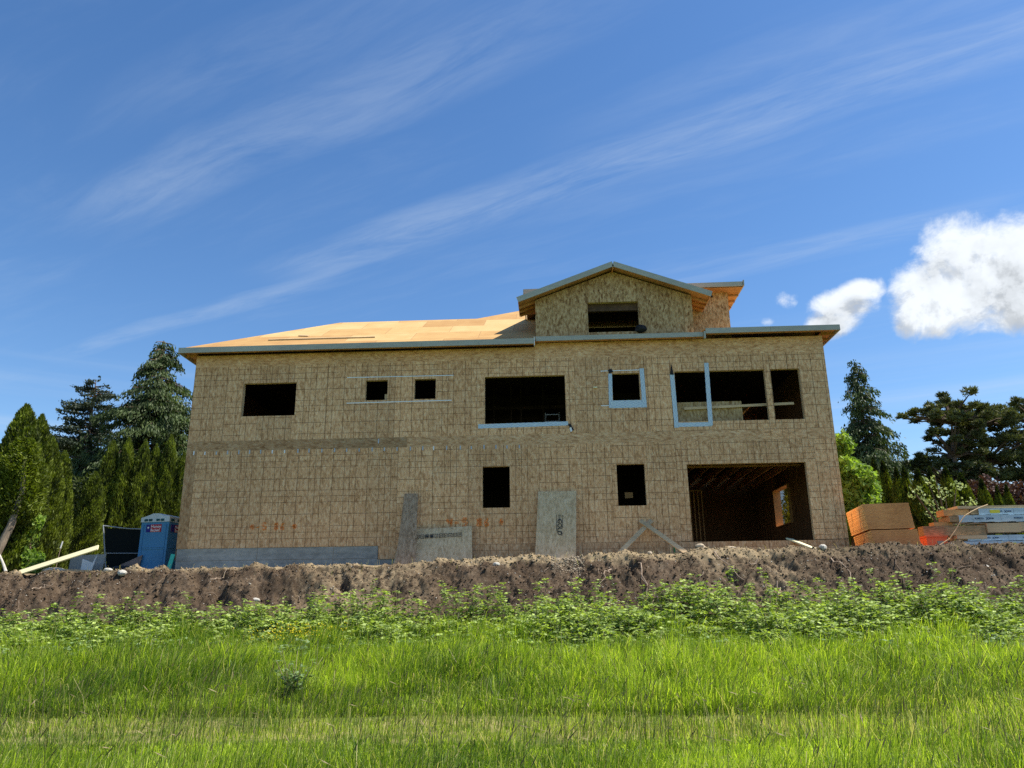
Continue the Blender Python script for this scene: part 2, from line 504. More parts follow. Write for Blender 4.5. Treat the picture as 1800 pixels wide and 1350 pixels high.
def wloc(o):
    v = Vector((0, 0, 0))
    while o is not None: v += o.location; o = o.parent
    return v
def attach(o, parent):
    """parent keeps world place; roots are unrotated when this is called"""
    o.location = o.location - wloc(parent); o.parent = parent


def tag(o, label, cat, group=None, kind=None):
    if label: o['label'] = label
    if cat: o['category'] = cat
    if group: o['group'] = group
    if kind: o['kind'] = kind
    return o


def thing(name, label, cat, loc=(0, 0, 0), group=None):
    o = bpy.data.objects.new(name, None); COL.objects.link(o); o.location = loc; o.empty_display_size = .3
    return tag(o, label, cat, group)


def single(mb, name, mat, label, cat, loc=None, group=None, smooth=False):
    if loc is None:
        a = np.array(mb.v); loc = ((a[:, 0].min() + a[:, 0].max()) / 2, (a[:, 1].min() + a[:, 1].max()) / 2, a[:, 2].min())
    return tag(mb.build(name, mat, None, None, loc, smooth), label, cat, group)


def copy_tree(o, parent=None):
    c = o.copy(); COL.objects.link(c)
    if parent is not None: c.parent = parent
    for ch in list(o.children): copy_tree(ch, c)
    return c


def npmesh(name, V, nv, faces, mat, tint=None, parent=None, loc=None):
    """V (n*nv,3); faces: lists of local indices repeated for every element"""
    n = len(V) // nv
    me = bpy.data.meshes.new(name)
    me.vertices.add(len(V)); me.vertices.foreach_set('co', V.astype(np.float32).ravel())
    base = (np.arange(n) * nv)[:, None]
    idx = np.concatenate([base + np.array(f)[None, :] for f in faces], axis=1).ravel()
    lens = np.tile([len(f) for f in faces], n)
    me.loops.add(len(idx)); me.loops.foreach_set('vertex_index', idx.astype(np.int32))
    me.polygons.add(len(lens)); st = np.concatenate([[0], np.cumsum(lens)[:-1]])
    me.polygons.foreach_set('loop_start', st.astype(np.int32)); me.polygons.foreach_set('loop_total', lens.astype(np.int32))
    me.update(calc_edges=True)
    if tint is not None:
        ca = me.color_attributes.new('tint', 'FLOAT_COLOR', 'POINT')
        c = np.ones((len(V), 4), np.float32); c[:, :3] = np.repeat(tint, nv, axis=0) if len(tint) == n else tint
        ca.data.foreach_set('color', c.ravel())
    me.materials.append(MT[mat])
    o = bpy.data.objects.new(name, me); COL.objects.link(o)
    if loc is not None: o.location = loc
    if parent is not None: o.parent = parent
    return o


def unit(a): return a / np.maximum(np.linalg.norm(a, axis=1, keepdims=True), 1e-9)


def leafmesh(name, P, D, L, W, mat, tint, parent=None, Nrm=None):
    n = len(P); D = unit(D)
    r = RNG.normal(size=(n, 3)) if Nrm is None else Nrm
    B = unit(np.cross(D, r))
    L = np.broadcast_to(np.asarray(L, float).reshape(-1, 1), (n, 1)); W = np.broadcast_to(np.asarray(W, float).reshape(-1, 1), (n, 1))
    V = np.stack([P - D * L, P + B * W - D * L * .15, P + D * L, P - B * W - D * L * .15], axis=1).reshape(-1, 3)
    return npmesh(name, V, 4, [(0, 1, 2, 3)], mat, tint, parent)


# ------------------------------------------------------------------ terrain
def _h(ix, iy, s):
    h = (ix.astype(np.int64) * 374761393 + iy.astype(np.int64) * 668265263 + s * 2147483647 % 1000003) & 0xffffffff
    h = ((h ^ (h >> 13)) * 1274126177) & 0xffffffff
    return ((h ^ (h >> 16)) & 0xffff) / 65535.
def vn(x, y, s=0):
    ix, iy = np.floor(x), np.floor(y); fx, fy = x - ix, y - iy
    fx, fy = fx * fx * (3 - 2 * fx), fy * fy * (3 - 2 * fy)
    a, b, c, d_ = _h(ix, iy, s), _h(ix + 1, iy, s), _h(ix, iy + 1, s), _h(ix + 1, iy + 1, s)
    return (a + (b - a) * fx) * (1 - fy) + (c + (d_ - c) * fx) * fy
def fbm(x, y, s=0, o=4, g=.5):
    r, a, t = 0, 1., 0
    for k in range(o): r = r + a * vn(x * 2 ** k, y * 2 ** k, s + k); t += a; a *= g
    return r / t


TX = [-60, -17.6, -12, -8.8, -5, -2, .6, 4.8, 8.2, 11.6, 14.5, 60]
TZ = [2.84, 2.86, 2.92, 2.92, 2.99, 3.06, 3.12, 3.22, 3.25, 3.34, 3.31, 3.3]
def terrace(x): return np.interp(x, TX, TZ)
def ground_h(x, y):
    """smooth ground profile"""
    x = np.asarray(x, float); y = np.asarray(y, float)
    zt = terrace(x)
    t = np.clip((y + 4.7) / 3.1, 0, 1)
    s = t * (1.28 - .28 * t)
    low = np.interp(y, [-14, -8, -4.7], [0, .32, .85])
    up = .85 + (zt - .85) * s
    return np.where(y < -4.7, low, np.where(y < -1.6, up, zt)) - .035 * np.clip((y + 1.2) / .7, 0, 1) * (y > -1.6)
def bank_h(x, y):
    h = ground_h(x, y)
    k = np.clip(1 - np.abs((y + 3.1) / 1.9) ** 4, 0, 1)
    e = np.exp(-((y + 1.6) / .35) ** 2)
    rid = 1 - np.abs(fbm(x * .8, y * .8, 3, 3) * 2 - 1)
    lump = (fbm(x * 1.3, y * 1.3, 9, 3) - .5) * .55 + (rid - .6) * .18 + (fbm(x * 4.5, y * 5, 21, 4, .6) - .5) * .22
    cl = fbm(x * 11, y * 11, 33, 2)
    clod = np.maximum(cl - .5, 0) * .24 + (vn(x * 19, y * 19, 41) - .5) * .035 + (vn(x * 11, y * 12, 45) - .5) * .04
    gul = -np.maximum(fbm(x * 1.6 + y * .8, y * .9, 61, 3) - .56, 0) * 1.2
    h = h + k * (lump + clod + gul) + e * ((fbm(x * 2.5, y * 2, 51, 4) - .5) * .05 + np.maximum(cl - .6, 0) * .03)
    h = h + (y > -1.4) * (vn(x * 9, y * 9, 71) - .5) * .02
    return h


def grid(name, xs, ys, hf, mat, kind='structure', smooth=True):
    X, Y = np.meshgrid(xs, ys); Z = hf(X, Y)
    V = np.stack([X, Y, Z], -1).reshape(-1, 3); nx, ny = len(xs), len(ys)
    i = np.arange((ny - 1) * (nx - 1)); r, c = i // (nx - 1), i % (nx - 1); a = r * nx + c
    F = np.stack([a, a + 1, a + nx + 1, a + nx], 1)
    me = bpy.data.meshes.new(name); me.vertices.add(len(V)); me.vertices.foreach_set('co', V.astype(np.float32).ravel())
    me.loops.add(F.size); me.loops.foreach_set('vertex_index', F.astype(np.int32).ravel())
    me.polygons.add(len(F)); me.polygons.foreach_set('loop_start', (np.arange(len(F)) * 4).astype(np.int32)); me.polygons.foreach_set('loop_total', np.full(len(F), 4, np.int32))
    me.update(calc_edges=True)
    if smooth: me.polygons.foreach_set('use_smooth', np.ones(len(F), bool))
    me.materials.append(MT[mat]); o = bpy.data.objects.new(name, me); COL.objects.link(o); o['kind'] = kind
    return o


xs = np.concatenate([[-3000, -800, -250, -100, -60], np.arange(-40, 40.1, .5), [60, 100, 250, 800, 3000]])
ys = np.concatenate([[-1200, -300, -90, -50, -35], np.arange(-30, -4, .4), [-3.6, -3, -2.4, -1.8, -1.2, 0, 5, 12, 20, 40, 90, 250, 900, 4000]])
grid('ground', xs, ys, lambda X, Y: ground_h(X, Y) - np.where(Y > -5.2, .55, 0) + np.where(Y < -5.2, (fbm(X * .7, Y * .7, 5, 3) - .5) * .10, 0)
     + np.maximum(Y - 14, 0) * .02 * (Y < 500), 'field')
xs = np.concatenate([np.arange(-45, -22, .5), np.arange(-22, 20, .04), np.arange(20, 45, .5)])
ys = np.concatenate([np.arange(-5.6, -4.9, .1), np.arange(-4.9, -1.0, .04), np.arange(-1.0, 1.2, .12), np.arange(1.4, 13.8, .8)])
grid('dirt_bank', xs, ys, bank_h, 'dirt')


# ------------------------------------------------------------------ the house
house = thing('house', 'half-built two storey house in bare tan sheathing with yellow plywood roof and dormer', 'house', (-1.5, 4, 3.0))
X0, X1, WT = -12.7, 9.7, .165
ZF, ZU, ZC = 3.66, 7.02, 10.9
OPEN = {'a': (-10.86, -8.94, 8.26, 9.48), 'b': (-6.44, -5.65, 8.74, 9.48), 'c': (-4.69, -3.93, 8.74, 9.48), 'd': (-2.19, .64, 7.79, 9.5),
        'e': (2.29, 3.24, 8.52, 9.5), 'f': (4.47, 7.58, 7.71, 9.52), 'g': (7.78, 8.77, 7.71, 9.52), 'h': (-2.27, -1.34, 4.88, 6.29),
        'i': (2.29, 3.24, 4.87, 6.28), 'j': (4.66, 8.62, 3.65, 6.23)}


def clip(rect, holes):
    out = [rect]
    for (a, b, c, d_) in holes:
        nx = []
        for (x0, x1, z0, z1) in out:
            if b <= x0 or a >= x1 or d_ <= z0 or c >= z1: nx.append((x0, x1, z0, z1)); continue
            if x0 < a: nx.append((x0, a, z0, z1))
            if b < x1: nx.append((b, x1, z0, z1))
            xa, xb = max(x0, a), min(x1, b)
            if z0 < c: nx.append((xa, xb, z0, c))
            if d_ < z1: nx.append((xa, xb, d_, z1))
        out = nx
    return out


def panel(mb, rect, y, holes, rot=False, bright=1., line=1., off=(0, 0), sgn=-1, oy=None):
    tr = random.random()
    for (x0, x1, z0, z1) in clip(rect, holes):
        if x1 - x0 < .004 or z1 - z0 < .004: continue
        pts = [(x0, y, z0), (x1, y, z0), (x1, y, z1), (x0, y, z1)]
        if sgn > 0: pts = pts[::-1]
        uv = [(p[0] - rect[0] + off[0], p[2] - rect[2] + off[1]) for p in pts]
        if rot: uv = [(b, a) for a, b in uv]
        mb.poly(pts, uv, (bright, line, tr))


def panel_row(mb, xa, xb, z0, z1, y, holes, wid=1.2192, rot=False, line=1., offs=None, br=(.9, 1.08), z_off=0.):
    x = xa
    while x < xb - .01:
        x2 = min(x + wid, xb)
        if xb - x2 < .15: x2 = xb
        panel(mb, (x, x2, z0, z1), y, holes, rot, random.uniform(*br), line, ((0, z_off) if offs is None else (random.choice(offs), z_off + random.choice((0, 0, .2)))))
        x = x2


H = list(OPEN.values())
front = MB()
# lower storey
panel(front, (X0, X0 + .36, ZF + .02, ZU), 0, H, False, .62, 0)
panel_row(front, X0 + .36, -5.2, ZF + .02, ZU, 0, H, z_off=.12)
panel_row(front, -5.2, 4.3, ZF + .02 + .0, ZU, 0, H, offs=(0, 0, .2032), z_off=.22)
panel_row(front, 4.3, 8.95, 6.23, ZU, 0, H, z_off=.3, offs=(0, .2, .4))
panel_row(front, 4.3, X1, ZF, 6.23, 0, H, z_off=.05, offs=(0, .2, .4))
panel_row(front, 8.95, X1, 6.23, ZU, 0, H)
# strip under the floor line, right of the step
panel(front, (-5.77, -5.06, 3.24, ZF + .02), 0, H, False, .93, .4)
panel_row(front, -5.06, X1, 3.16, ZF + .02, 0, [(4.66, 8.62, 3.65, 4)], wid=2.44, line=.8, br=(.76, .9), z_off=.3)
# floor band
xb_, k = X0, 0
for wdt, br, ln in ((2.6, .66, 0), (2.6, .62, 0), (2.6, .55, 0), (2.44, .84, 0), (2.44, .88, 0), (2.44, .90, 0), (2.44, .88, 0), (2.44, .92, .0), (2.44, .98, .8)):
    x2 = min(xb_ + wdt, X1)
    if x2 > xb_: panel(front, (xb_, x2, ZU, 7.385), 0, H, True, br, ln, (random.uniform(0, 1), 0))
    xb_ = x2
# upper storey
panel_row(front, X0, -3.9, 7.385, 10.12, 0, H, z_off=.62, offs=(0, 0, .2032, .6))
panel_row(front, -3.9, 3.5, 7.385, 10.12, 0, H, z_off=.62, offs=(0, 0, .2032, .6))
panel_row(front, 3.5, X1, 7.385, 10.12, 0, H, z_off=.4, offs=(0, .2, .4))
panel_row(front, X0, -.4, 10.12, 10.56, 0, H, wid=2.44, rot=True, line=0, br=(.92, 1.04))
panel_row(front, -.4, X1, 10.12, 10.70, 0, H, wid=2.44, rot=True, line=.0, br=(.92, 1.04))
WALL = front.build('wall', 'osb', house, 'front wall of grid-lined OSB panels')
# framing behind the sheathing: one thick slab with the same holes, faces inside
fr = MB()
for r in clip((X0 + .012, X1 - .012, 3.17, 10.66), H):
    fr.poly([(r[1], WT, r[2]), (r[0], WT, r[2]), (r[0], WT, r[3]), (r[1], WT, r[3])])
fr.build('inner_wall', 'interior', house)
for k, (a, b, c, d_) in OPEN.items():
    m = MB(); y0, y1 = .001, WT
    m.poly([(a, y0, c), (a, y1, c), (a, y1, d_), (a, y0, d_)][::-1])
    m.poly([(b, y0, c), (b, y1, c), (b, y1, d_), (b, y0, d_)])
    m.poly([(a, y0, d_), (b, y0, d_), (b, y1, d_), (a, y1, d_)][::-1])
    m.poly([(a, y0, c), (b, y0, c), (b, y1, c), (a, y1, c)])
    m.build('window_frame' if k != 'j' else 'garage_frame', 'lumber' if k not in 'fg' else 'lumber', house)
m = MB().box(7.585, 7.775, .004, .14, 7.70, 9.53); m.build('window_post', 'lumber', house)

# side and back walls, foundation
DB = 12.0
side = MB(); lsd = MB()
for (z0, z1, o_) in ((3.3, 7.03, .1), (7.03, 10.6, .5)):
    y = 0
    while y < DB:
        y2 = min(y + 1.22, DB)
        hs_ = [(4.9, 6.9, 4.75, 6.22)]
        tr = random.random()
        for (a, b, c, d_) in clip((y, y2, z0, z1), hs_):
            side.poly([(X1, a, c), (X1, b, c), (X1, b, d_), (X1, a, d_)], [(a - y, c + o_), (b - y, c + o_), (b - y, d_ + o_), (a - y, d_ + o_)], (1.05, 1, tr))
        for (a, b, c, d_) in clip((y, y2, z0, z1), []):
            if a < 8.1: lsd.poly([(X0, b, c), (X0, a, c), (X0, a, d_), (X0, b, d_)], [(a - y, c), (b - y, c), (b - y, d_), (a - y, d_)], (1, 1, tr))
        y = y2
side.build('side_wall', 'osb', house); lsd.build('side_wall', 'osb', house)
inn = MB()
for (a, b, c, d_) in clip((WT, DB, 3.3, 10.6), [(4.9, 6.9, 4.75, 6.22)]):
    inn.poly([(X1 - .15, b, c), (X1 - .15, a, c), (X1 - .15, a, d_), (X1 - .15, b, d_)])
MB().poly([(X0 + .15, WT, 3.3), (X0 + .15, 8.1, 3.3), (X0 + .15, 8.1, 10.6), (X0 + .15, WT, 10.6)]).build('inner_wall', 'interior', house)
for y in np.arange(.4, 10.5, .41):
    if 4.7 < y < 6.95: inn.box(X1 - .30, X1 - .152, y, y + .045, ZF, 4.72); continue
    inn.box(X1 - .30, X1 - .152, y, y + .045, ZF, 6.9)
inn.build('inner_wall', 'interior', house)
bw = MB()
bw.box(X0, -6.5, 8.1, 8.25, 3.3, 10.6).box(-6.5, X1, DB, DB + .15, 3.3, 10.6).box(-6.65, -6.5, 8.1, DB, 3.3, 10.6)
bw.build('back_wall', 'osb', house)
gw = MB(); y0, y1 = 4.9, 6.9; z0, z1 = 4.75, 6.22
gw.box(X1 - .31, X1 - .004, y0 - .04, y0, z0 - .04, z1 + .04).box(X1 - .31, X1 - .004, y1, y1 + .04, z0 - .04, z1 + .04)
gw.box(X1 - .31, X1 - .004, y0, y1, z1, z1 + .04).box(X1 - .31, X1 - .004, y0, y1, z0 - .04, z0)
gw.build('window_frame', 'lumber_orange', house)
MB().box(X1 - .335, X1 - .305, 1.15, 1.75, 5.25, 6.05).build('brace_panel', 'lumber_orange', house, 'pale orange plywood square fixed inside the garage wall')
fo = MB().box(X0 + .03, -5.79, .012, .3, 2.6, 3.675).box(-5.79, X1 - .02, .016, .3, 2.6, 3.235)
fo.box(X0 + .03, X0 + .3, .3, 8.1, 2.6, 3.67).box(X1 - .3, X1 - .02, .3, DB, 2.6, 3.3)
fo.build('foundation', 'concrete', house)
for x in (-9.9, -7.3): MB().box(x, x + .012, .008, .011, 2.9, 3.66).build('form_joint', 'bark_grey', house)
MB().box(X0 + .04, -5.8, .008, .011, 3.27, 3.28).build('form_joint', 'bark_grey', house)
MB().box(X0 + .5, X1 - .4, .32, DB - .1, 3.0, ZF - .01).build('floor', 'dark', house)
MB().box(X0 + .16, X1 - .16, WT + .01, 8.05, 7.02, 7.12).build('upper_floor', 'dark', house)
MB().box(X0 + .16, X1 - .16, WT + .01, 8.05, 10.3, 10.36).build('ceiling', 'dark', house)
# garage: joists, beams, back wall, stud partition
gj = []
for x in np.arange(4.9, 9.6, .61):
    gj.append(MB().box(x, x + .045, WT + .02, 10.4, 6.72, 7.0).build('joist', 'stud', house))
for y in (1.6, 3.1):
    MB().box(4.5, 9.5, y, y + .09, 6.64, 6.715).build('beam', 'stud', house)
MB().box(4.3, X1 - .2, 10.5, 10.6, ZF, 7.0).build('partition', 'interior', house)
MB().box(4.3, 4.4, WT + .02, 10.5, ZF, 7.0).build('partition', 'interior', house)
for x in (5.72, 5.88, 6.04, 6.2):
    MB().box(x, x + .045, 5.9, 6.05, ZF, 6.15).build('stud', 'stud', house)
MB().box(5.70, 6.26, 5.88, 6.07, 6.152, 6.20).build('stud_plate', 'stud', house)
# rooms upstairs: stud partitions seen through the big opening
for x in (-3.2, -2.2, -1.5, -1.1, -.2, .8, 1.6, 2.6):
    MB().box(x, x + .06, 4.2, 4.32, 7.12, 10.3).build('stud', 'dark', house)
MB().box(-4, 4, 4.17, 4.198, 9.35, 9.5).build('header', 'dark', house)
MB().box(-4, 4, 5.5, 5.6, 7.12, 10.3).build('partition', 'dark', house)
for px_, y_, x_ in ((0, 3, .5), (1, 4, 1.4)):
    pass
# lower rooms
MB().box(2.62, 2.90, 1.0, 1.04, 5.26, 5.46).build('wood_block', 'lumber_orange', house)
t = thing('step_ladder', 'aluminium step ladder standing inside behind the wide upper opening', 'ladder', (.15, 3.0, 7.12))
for x in (-.12, .42): MB().beam((x, 2.9, 7.12), (x + .04, 3.25, 8.95), .06, .03).build('rail', 'metal', t)
for k in range(6): MB().box(-.10, .44, 2.9 + k * .058, 3.0 + k * .058, 7.4 + k * .29, 7.43 + k * .29).build('rung', 'metal', t)
MB().box(-12.5, 4.3, 5.0, 5.1, ZF, 7.02).build('partition', 'dark', house)
MB().box(3.3, 4.25, 3.0, 3.1, ZF, 5.05).build('stud_wall', 'stud', house)


def board(x0, z0, x1, z1, y, w, t, name, mat, label=None, par=house, tint=(1, 1, .5)):
    return MB().beam((x0, y, z0), (x1, y, z1), w, t, up=(0, -1, 0), tint=tint).build(name, mat, par, label)


# flashing tape
def tape(x0, z0, x1, z1, w, y, label=None):
    m = MB(); a, b = Vector((x0, z0)), Vector((x1, z1)); d_ = (b - a); L = d_.length; d_.normalize(); p_ = Vector((-d_.y, d_.x))
    N_ = 14; pr = None
    for i in range(N_ + 1):
        t_ = i / N_; c_ = a + d_ * L * t_; ww = w / 2 * (1 + random.uniform(-.04, .04)); yo = y - random.uniform(0, .006)
        q = [(*(c_ - p_ * ww), yo), (*(c_ + p_ * ww), yo)]
        q = [Vector((v_[0], v_[2], v_[1])) for v_ in q]; uvp = [(L * t_, 0), (L * t_, w)]
        if pr:
            m.poly([pr[0], q[0], q[1], pr[1]], [pr[2][0], uvp[0], uvp[1], pr[2][1]])
            bk = [Vector((v_.x, y + .0035, v_.z)) for v_ in (pr[0], q[0], q[1], pr[1])]
            m.poly([bk[0], bk[1], q[0], pr[0]]).poly([pr[1], q[1], bk[2], bk[3]])
        pr = (q[0], q[1], uvp)
    return m.build('flashing_tape', 'tape', house, label)
tape(-2.42, 7.70, .70, 7.74, .15, -.006)
tape(2.18, 8.38, 3.44, 8.38, .27, -.006)
tape(2.23, 9.50, 2.20, 8.26, .13, -.014)
tape(3.34, 9.66, 3.36, 8.26, .15, -.014)
tape(4.41, 7.50, 4.38, 9.42, .15, -.014, 'tape strip with a torn pointed top')
tape(5.57, 7.56, 5.60, 9.80, .15, -.016)
tape(4.33, 7.60, 5.62, 7.60, .15, -.006)
m = MB().prism([(4.32, 9.40), (4.44, 9.40), (4.375, 9.82)], -.03, -.012); m.build('tape_backing', 'black', house)
m = MB().prism([(2.15, 9.62), (2.28, 9.68), (2.34, 9.56), (2.22, 9.50)], -.035, -.018); m.build('tape_backing', 'black', house)
m = MB().prism([(.70, 7.72), (.78, 7.72), (.90, 7.50), (.80, 7.46)], -.04, -.015); m.build('tape_backing', 'black', house)
m = MB().prism([(.74, 7.56), (.80, 7.60), (.84, 7.46), (.78, 7.43)], -.05, -.042); m.build('tape_backing', 'metal_white', house)
# long metal straps
for (a, b, za, zb) in ((-7.12, -3.30, 9.60, 9.585), (-7.10, -3.36, 8.655, 8.67), (1.90, 3.35, 9.60, 9.61), (1.86, 2.16, 8.34, 8.34)):
    board(a, za, b, zb, -.006, .030, .006, 'metal_strap', 'metal_white')
# hanger clips along the floor line
xc = -12.43
for i in range(28):
    sh = i in (0, 1, 7, 8, 20)
    MB().box(xc - .020, xc + .020, -.012, -.001, 6.90, 7.03 + random.uniform(-.02, .02)).build('hanger_clip', 'metal_white' if sh else 'metal', house)
    xc += .405 + random.uniform(-.03, .07)
MB().box(-5.92, -5.88, -.01, -.001, 7.18, 7.34).build('hanger_clip', 'metal', house)
# small things on the wall
MB().box(1.62, 1.76, -.05, -.002, 8.98, 9.03).build('wood_scrap', 'lumber_pale', house)
MB().box(4.02, 4.07, -.004, -.001, 3.25, 3.66).build('green_mark', 'green_paint', house)
# guard rail and inner sheet in the triple opening
board(4.75, 8.22, 8.52, 8.32, .20, .09, .04, 'guard_rail', 'lumber')
MB().box(4.40, 6.75, .25, .262, 7.3, 8.46, tint=(.8, 0, .3)).build('guard_panel', 'osb_fresh', house)
MB().box(-5.78, -5.67, .175, .20, 8.72, 9.0).build('wood_block', 'lumber', house)

# orange survey marks sprayed on the wall
def stroke(m, pts, w):
    for a, b in zip(pts[:-1], pts[1:]):
        a, b = Vector(a), Vector(b); d_ = (b - a).normalized(); p_ = Vector((-d_.y, d_.x)) * w / 2
        m.poly([(a.x - p_.x, -.004, a.y - p_.y), (b.x - p_.x, -.004, b.y - p_.y), (b.x + p_.x, -.004, b.y + p_.y), (a.x + p_.x, -.004, a.y + p_.y)])
GL = {'4': [[(0, 1), (0, .5), (.6, .5)], [(.5, 1), (.5, 0)]], 'x': [[(0, .1), (.6, .7)], [(0, .7), (.6, .1)]], '-': [[(0, .45), (.5, .45)]], "5": [[(.6, 1), (.1, 1), (.05, .6), (.5, .55), (.6, .25), (.3, 0), (0, .1)]],
      '8': [[(.3, .5), (.05, .75), (.3, 1), (.55, .75), (.3, .5), (.0, .25), (.3, 0), (.6, .25), (.3, .5)]], '6': [[(.5, 1), (.1, .5), (.1, .1), (.4, 0), (.55, .3), (.1, .4)]], '+': [[(.3, 0), (.3, .9)], [(0, .45), (.6, .45)]], '*': [[(.3, 0), (.3, .9)], [(0, .2), (.6, .7)], [(0, .7), (.6, .2)]], ' ': []}
def spray(txt, x, z, s, w):
    m = MB()
    for ch in txt:
        for st_ in GL[ch]: stroke(m, [(x + a * s, z + b * s + random.uniform(-.01, .01)) for a, b in st_], w)
        x += .95 * s
    return m.build('spray_mark', 'spray', house)
spray('*-5 86 *', -10.2, 4.27, .22, .07)
spray('4-5 86 +', -3.45, 4.28, .26, .085)

# ---------------------------------------------------------------- main roof
OV, ZE, SL = .45, 10.72, .57
ex0, ex1, ey = X0 - OV, X1 + OV, -OV
def slab(mb, pts, th=.03):
    """a sloping sheet with thickness"""
    lo = [(p[0], p[1], p[2] - th) for p in pts]
    mb.poly(pts); mb.poly(lo[::-1])
    for i in range(len(pts)):
        j = (i + 1) % len(pts); mb.poly([pts[i], lo[i], lo[j], pts[j]])
rz = lambda y: ZE + (y - ey) * SL
rf = MB()
# left wing and main roof front plane, cut away right of the dormer's left wall
xr = -.36
slab(rf, [(ex0, ey, ZE), (xr, ey, ZE), (xr, 1.08, rz(1.08)), (xr, 6.5, rz(6.5)), (-.41, 6.5, rz(6.5)), (-2.86, 4.05, rz(4.05)), (ex0 + 4.5, 4.05, rz(4.05))])
slab(rf, [(ex0, ey, ZE), (ex0 + 4.5, 4.05, rz(4.05)), (ex0, 8.55, ZE)])
slab(rf, [(ex0, 8.55, ZE), (ex0 + 4.5, 4.05, rz(4.05)), (-2.86, 4.05, rz(4.05)), (-7.36, 8.55, ZE)])
slab(rf, [(-2.86, 4.05, rz(4.05)), (-.41, 6.5, rz(6.5)), (-6.8, 12.9, ZE), (-7.36, 8.55, ZE)])
slab(rf, [(-.41, 6.5, rz(6.5)), (xr, 6.5, rz(6.5)), (6.5, 6.5, rz(6.5)), (ex1, 12.6, ZE), (-6.8, 12.9, ZE)])
slab(rf, [(xr + .004, 6.4, rz(6.4)), (xr + .004, 1.4, rz(1.4)), (4.0, 1.4, rz(1.4)), (4.0, 6.4, rz(6.4))])
ROOF = rf.build('roof', 'roof', house, 'sunlit yellow plywood roof deck, hipped at the left end')
# strips in front of and right of the dormer (lower pitch)
r2 = MB()
slab(r2, [(xr, ey + .13, ZE + .13), (5.57, ey + .13, ZE + .13), (5.57, .02, ZE + .19), (xr, .02, ZE + .19)])
slab(r2, [(5.575, ey, ZE + .20), (ex1, ey, ZE + .20), (ex1 - 3.0, 2.6, ZE + .9), (5.575, 2.6, ZE + .9)])
slab(r2, [(ex1, ey, ZE + .20), (ex1, 12.6, ZE + .2), (ex1 - 3.0, 9, ZE + .9), (ex1 - 3.0, 2.6, ZE + .9)])
slab(r2, [(5.575, 2.602, ZE + .9), (ex1 - 3.0, 2.602, ZE + .9), (ex1 - 3, 9, ZE + .9), (5.575, 9, ZE + .9)])
r2.build('roof', 'roof', house, 'low pitched roof deck over the right end')
# fascia boards
def fascia(a, b, h=.20, t=.035, nm='fascia', lab=None):
    return MB().beam(a, b, t, h, up=(0, 0, 1)).build(nm, 'fascia', house, lab)
fascia((ex0 - .02, ey - .02, ZE - .085), (-7.6, ey - .02, ZE - .085)); fascia((-7.595, ey - .02, ZE - .085), (-4.4, ey - .02, ZE - .085)); fascia((-4.395, ey - .02, ZE - .085), (xr - .06, ey - .02, ZE - .085))
fascia((xr, ey + .11, ZE + .03), (5.50, ey + .11, ZE + .03), .165)
fascia((5.575, ey - .02, ZE + .11), (7.8, ey - .02, ZE + .11), .19); fascia((7.805, ey - .02, ZE + .11), (ex1 + .02, ey - .02, ZE + .11), .19)
fascia((ex0 - .02, ey, ZE - .085), (ex0 - .02, 8.55, ZE - .085)); fascia((ex1 + .02, ey, ZE + .11), (ex1 + .02, 12.6, ZE + .11), .19)
MB().box(xr - .055, xr - .03, ey - .06, ey + .1, ZE - .26, ZE + .05).build('fascia_end', 'ink_white', house)
MB().box(5.51, 5.565, ey - .04, ey + .1, ZE - .16, ZE + .1).build('fascia_end', 'fascia', house)
# soffit sheets and rafter tails under the overhangs
sf = MB()
sf.box(ex0 + .01, xr, ey + .02, -.004, ZE - .075, ZE - .06)
sf.box(ex0 + .01, X0 - .004, 0, 8.4, ZE - .075, ZE - .06)
sf.box(xr, 5.57, ey + .15, -.004, ZE + .0, ZE + .012)
sf.box(5.58, ex1 - .01, ey + .02, -.004, ZE + .12, ZE + .135)
sf.box(X1 + .004, ex1 - .01, 0, 12, ZE + .12, ZE + .135)
sf.build('soffit', 'soffit', house)
for y in np.arange(.05, 7.9, .61):
    MB().box(ex0 + .02, X0 - .005, y, y + .04, ZE - .17, ZE - .078).build('rafter_tail', 'rafter', house)
for y in np.arange(.05, 11.5, .61):
    MB().box(X1 + .005, ex1 - .02, y, y + .04, ZE + .02, ZE + .118).build('rafter_tail', 'rafter', house)
# boards lying on the roof deck
def on_roof(x, y): return (x, y, rz(y) + .03)
single(MB().beam(on_roof(-10.3, .55), on_roof(-6.3, .55), .09, .05, up=(0, -SL, 1)), 'roof_board', 'lumber', 'long thin brown board lying along the sunlit plywood roof deck', 'board')
single(MB().beam(on_roof(-9.4, 1.25), on_roof(-9.0, 1.15), .12, .03, up=(0, -SL, 1)), 'roof_board', 'lumber', 'short offcut lying above the long board on the roof deck', 'board')

# ---------------------------------------------------------------- dormer
dh = MB()
DX0, DX1, DZ0, DZ1, AX, AZ = -.35, 5.27, 10.90, 12.36, 2.48, 13.39
W1 = (1.54, 3.36, 11.06, 12.21)
def gable(m, x0, x1, y):
    f = lambda x: DZ1 + (AZ - DZ1) * (1 - abs(x - AX) / (AX - DX0)) if x < AX else DZ1 + (AZ - DZ1) * (1 - (x - AX) / (DX1 - AX))
    xs_ = sorted({x0, x1, *[v_ for v_ in (AX, W1[0], W1[1]) if x0 < v_ < x1]})
    tr, br = random.random(), random.uniform(.95, 1.05)
    for a, b in zip(xs_[:-1], xs_[1:]):
        if a >= W1[0] - .001 and b <= W1[1] + .001:
            q = [[(a, DZ0), (b, DZ0), (b, W1[2]), (a, W1[2])], [(a, W1[3]), (b, W1[3]), (b, f(b)), (a, f(a))]]
        else: q = [[(a, DZ0), (b, DZ0), (b, f(b)), (a, f(a))]]
        for r in q: m.poly([(p_[0], y, p_[1]) for p_ in r], None, (br, 0, tr))
